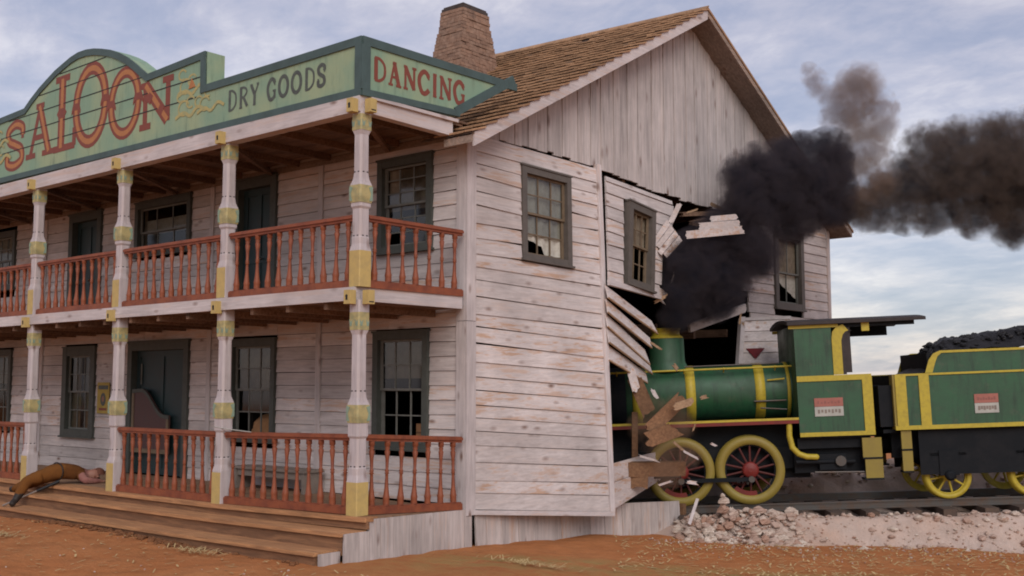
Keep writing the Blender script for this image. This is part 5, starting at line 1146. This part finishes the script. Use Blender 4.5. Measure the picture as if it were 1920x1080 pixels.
# ------------------------------------------------------------ smoke
def smoke(name, blobs, dens, col, label, amp=1.1, nscale=1.6, thr=.30, soft=.35, aniso=0.1, absorb=None, edgecol=(.45, .33, .26)):
    """blobs: (px, py, r_px, t) -> soft cloud of overlapping balls with turbulent edges"""
    bl = [(V3(PT(x, y, t)), r*t/F_PX) for x, y, r, t in blobs]
    bm = bmesh.new()
    for c, r in bl: bmesh.ops.create_icosphere(bm, subdivisions=2, radius=r*1.42, matrix=Matrix.Translation(c))
    me = bpy.data.meshes.new(name); bm.to_mesh(me); bm.free(); o = bpy.data.objects.new(name, me); C.objects.link(o)
    rm = o.modifiers.new('remesh', 'REMESH'); rm.mode = 'VOXEL'; rm.voxel_size = .12
    m = bpy.data.materials.new(name); m.use_nodes = True; t, N, L = NT(m); N.clear()
    out = N.new('ShaderNodeOutputMaterial'); pv = N.new('ShaderNodeVolumePrincipled'); L.new(pv.outputs[0], out.inputs['Volume'])
    pv.inputs['Anisotropy'].default_value = aniso
    if absorb: pv.inputs['Absorption Color'].default_value = (*absorb, 1)
    ge = N.new('ShaderNodeNewGeometry'); pos = ge.outputs['Position']
    n1 = N.new('ShaderNodeTexNoise'); n1.inputs['Scale'].default_value = nscale; n1.inputs['Detail'].default_value = 7; n1.inputs['Roughness'].default_value = .66; n1.inputs['Distortion'].default_value = .35; L.new(pos, n1.inputs['Vector'])
    F = None
    for c, r in bl:
        vm = N.new('ShaderNodeVectorMath'); vm.operation = 'DISTANCE'; L.new(pos, vm.inputs[0]); vm.inputs[1].default_value = c
        f = mathn(N, L, 'MULTIPLY_ADD', vm.outputs['Value'], -1.0/(r*1.40), 1.0)
        F = f if F is None else mathn(N, L, 'SMOOTH_MAX', F, f, .12)
    n2 = N.new('ShaderNodeTexNoise'); n2.inputs['Scale'].default_value = nscale*4.2; n2.inputs['Detail'].default_value = 5; n2.inputs['Roughness'].default_value = .7; L.new(pos, n2.inputs['Vector'])
    nf = mathn(N, L, 'ADD', mathn(N, L, 'MULTIPLY', mathn(N, L, 'SUBTRACT', n1.outputs[0], .5), amp), mathn(N, L, 'MULTIPLY', mathn(N, L, 'SUBTRACT', n2.outputs[0], .5), amp*.45))
    G = mathn(N, L, 'ADD', F, nf)
    mr = N.new('ShaderNodeMapRange'); mr.interpolation_type = 'SMOOTHSTEP'; mr.inputs['From Min'].default_value = thr-soft/2; mr.inputs['From Max'].default_value = thr+soft/2; L.new(G, mr.inputs['Value'])
    L.new(mixc(N, L, ramp(N, L, G, [(min(.95, thr+.1), 0.), (min(1, thr+.75), 1.)]), edgecol, col), pv.inputs['Color'])
    edge = mathn(N, L, 'MULTIPLY', F, 8.0, clamp=True)
    dn = mathn(N, L, 'MULTIPLY', mathn(N, L, 'MULTIPLY', mr.outputs[0], edge), dens); L.new(dn, pv.inputs['Density'])
    me.materials.append(m); tag(o, label, 'smoke', None, 'stuff'); return o
A_ = [(1268, 532, 34, 19.9), (1335, 558, 40, 20.0), (1282, 475, 34, 20.1), (1264, 590, 30, 19.6), (1292, 550, 48, 19.6), (1305, 500, 58, 19.7), (1350, 510, 58, 19.8), (1350, 455, 50, 19.8), (1400, 455, 60, 19.8), (1408, 395, 55, 19.8), (1425, 345, 62, 19.9), (1470, 330, 60, 20), (1482, 382, 60, 20), (1520, 345, 62, 20), (1553, 288, 40, 20), (1548, 372, 48, 20), (1500, 290, 36, 20), (1418, 490, 34, 19.8), (1385, 330, 26, 19.9)]
B_ = [(1526, 150, 20, 20.3), (1552, 176, 24, 20.3), (1570, 205, 26, 20.3), (1620, 290, 44, 20.3), (1575, 290, 34, 20.3), (1640, 345, 40, 20.3), (1516, 132, 15, 20.3), (1537, 165, 24, 20.3), (1570, 180, 28, 20.3), (1612, 168, 44, 20.3), (1595, 215, 48, 20.3), (1640, 205, 36, 20.4), (1652, 240, 30, 20.4), (1606, 262, 42, 20.3), (1602, 315, 48, 20.3), (1590, 365, 48, 20.2)]
C_ = [(1700, 400, 34, 20.4), (1745, 405, 34, 20.5), (1830, 415, 30, 20.7), (1690, 310, 30, 20.5), (1640, 380, 46, 20.4), (1690, 360, 50, 20.5), (1738, 340, 56, 20.5), (1735, 272, 40, 20.6), (1785, 325, 70, 20.6), (1806, 262, 40, 20.7), (1850, 310, 78, 20.8), (1882, 248, 36, 20.8), (1905, 345, 84, 20.9), (1945, 290, 74, 21), (1850, 385, 52, 20.8), (1785, 395, 38, 20.6), (1600, 400, 36, 20.2), (1900, 420, 40, 20.9), (1990, 340, 95, 21), (2070, 350, 100, 21)]
smoke('smoke_cloud', A_, 7.5, (.028, .044, .082), 'thick black smoke pouring from the hole and chimney over the gable', amp=2.5, nscale=1.9, thr=.28, soft=.75, edgecol=(.115, .10, .115))
smoke('smoke_wisp', B_, 3.2, (.34, .27, .25), 'thin brownish wisp of smoke rising above the eave', amp=2.9, nscale=2.1, thr=.40, soft=.75)
smoke('smoke_trail', C_, 5.2, (.040, .040, .050), 'dark brown smoke trail drifting over the coal tender', amp=3.2, nscale=1.8, thr=.37, soft=.8, edgecol=(.20, .155, .13))
D_ = [(1205, 800, 26, 18.2), (1240, 830, 34, 18.0), (1275, 800, 26, 17.9), (1262, 770, 24, 17.9), (1290, 850, 24, 17.9), (1220, 760, 22, 18.3), (1250, 890, 26, 17.8)]
smoke('dust_cloud', D_, 1.1, (.55, .40, .30), 'thin brown dust around the flying boards at the front wheel', amp=2.2, nscale=3.0, thr=.30, soft=.8, edgecol=(.6, .42, .3))
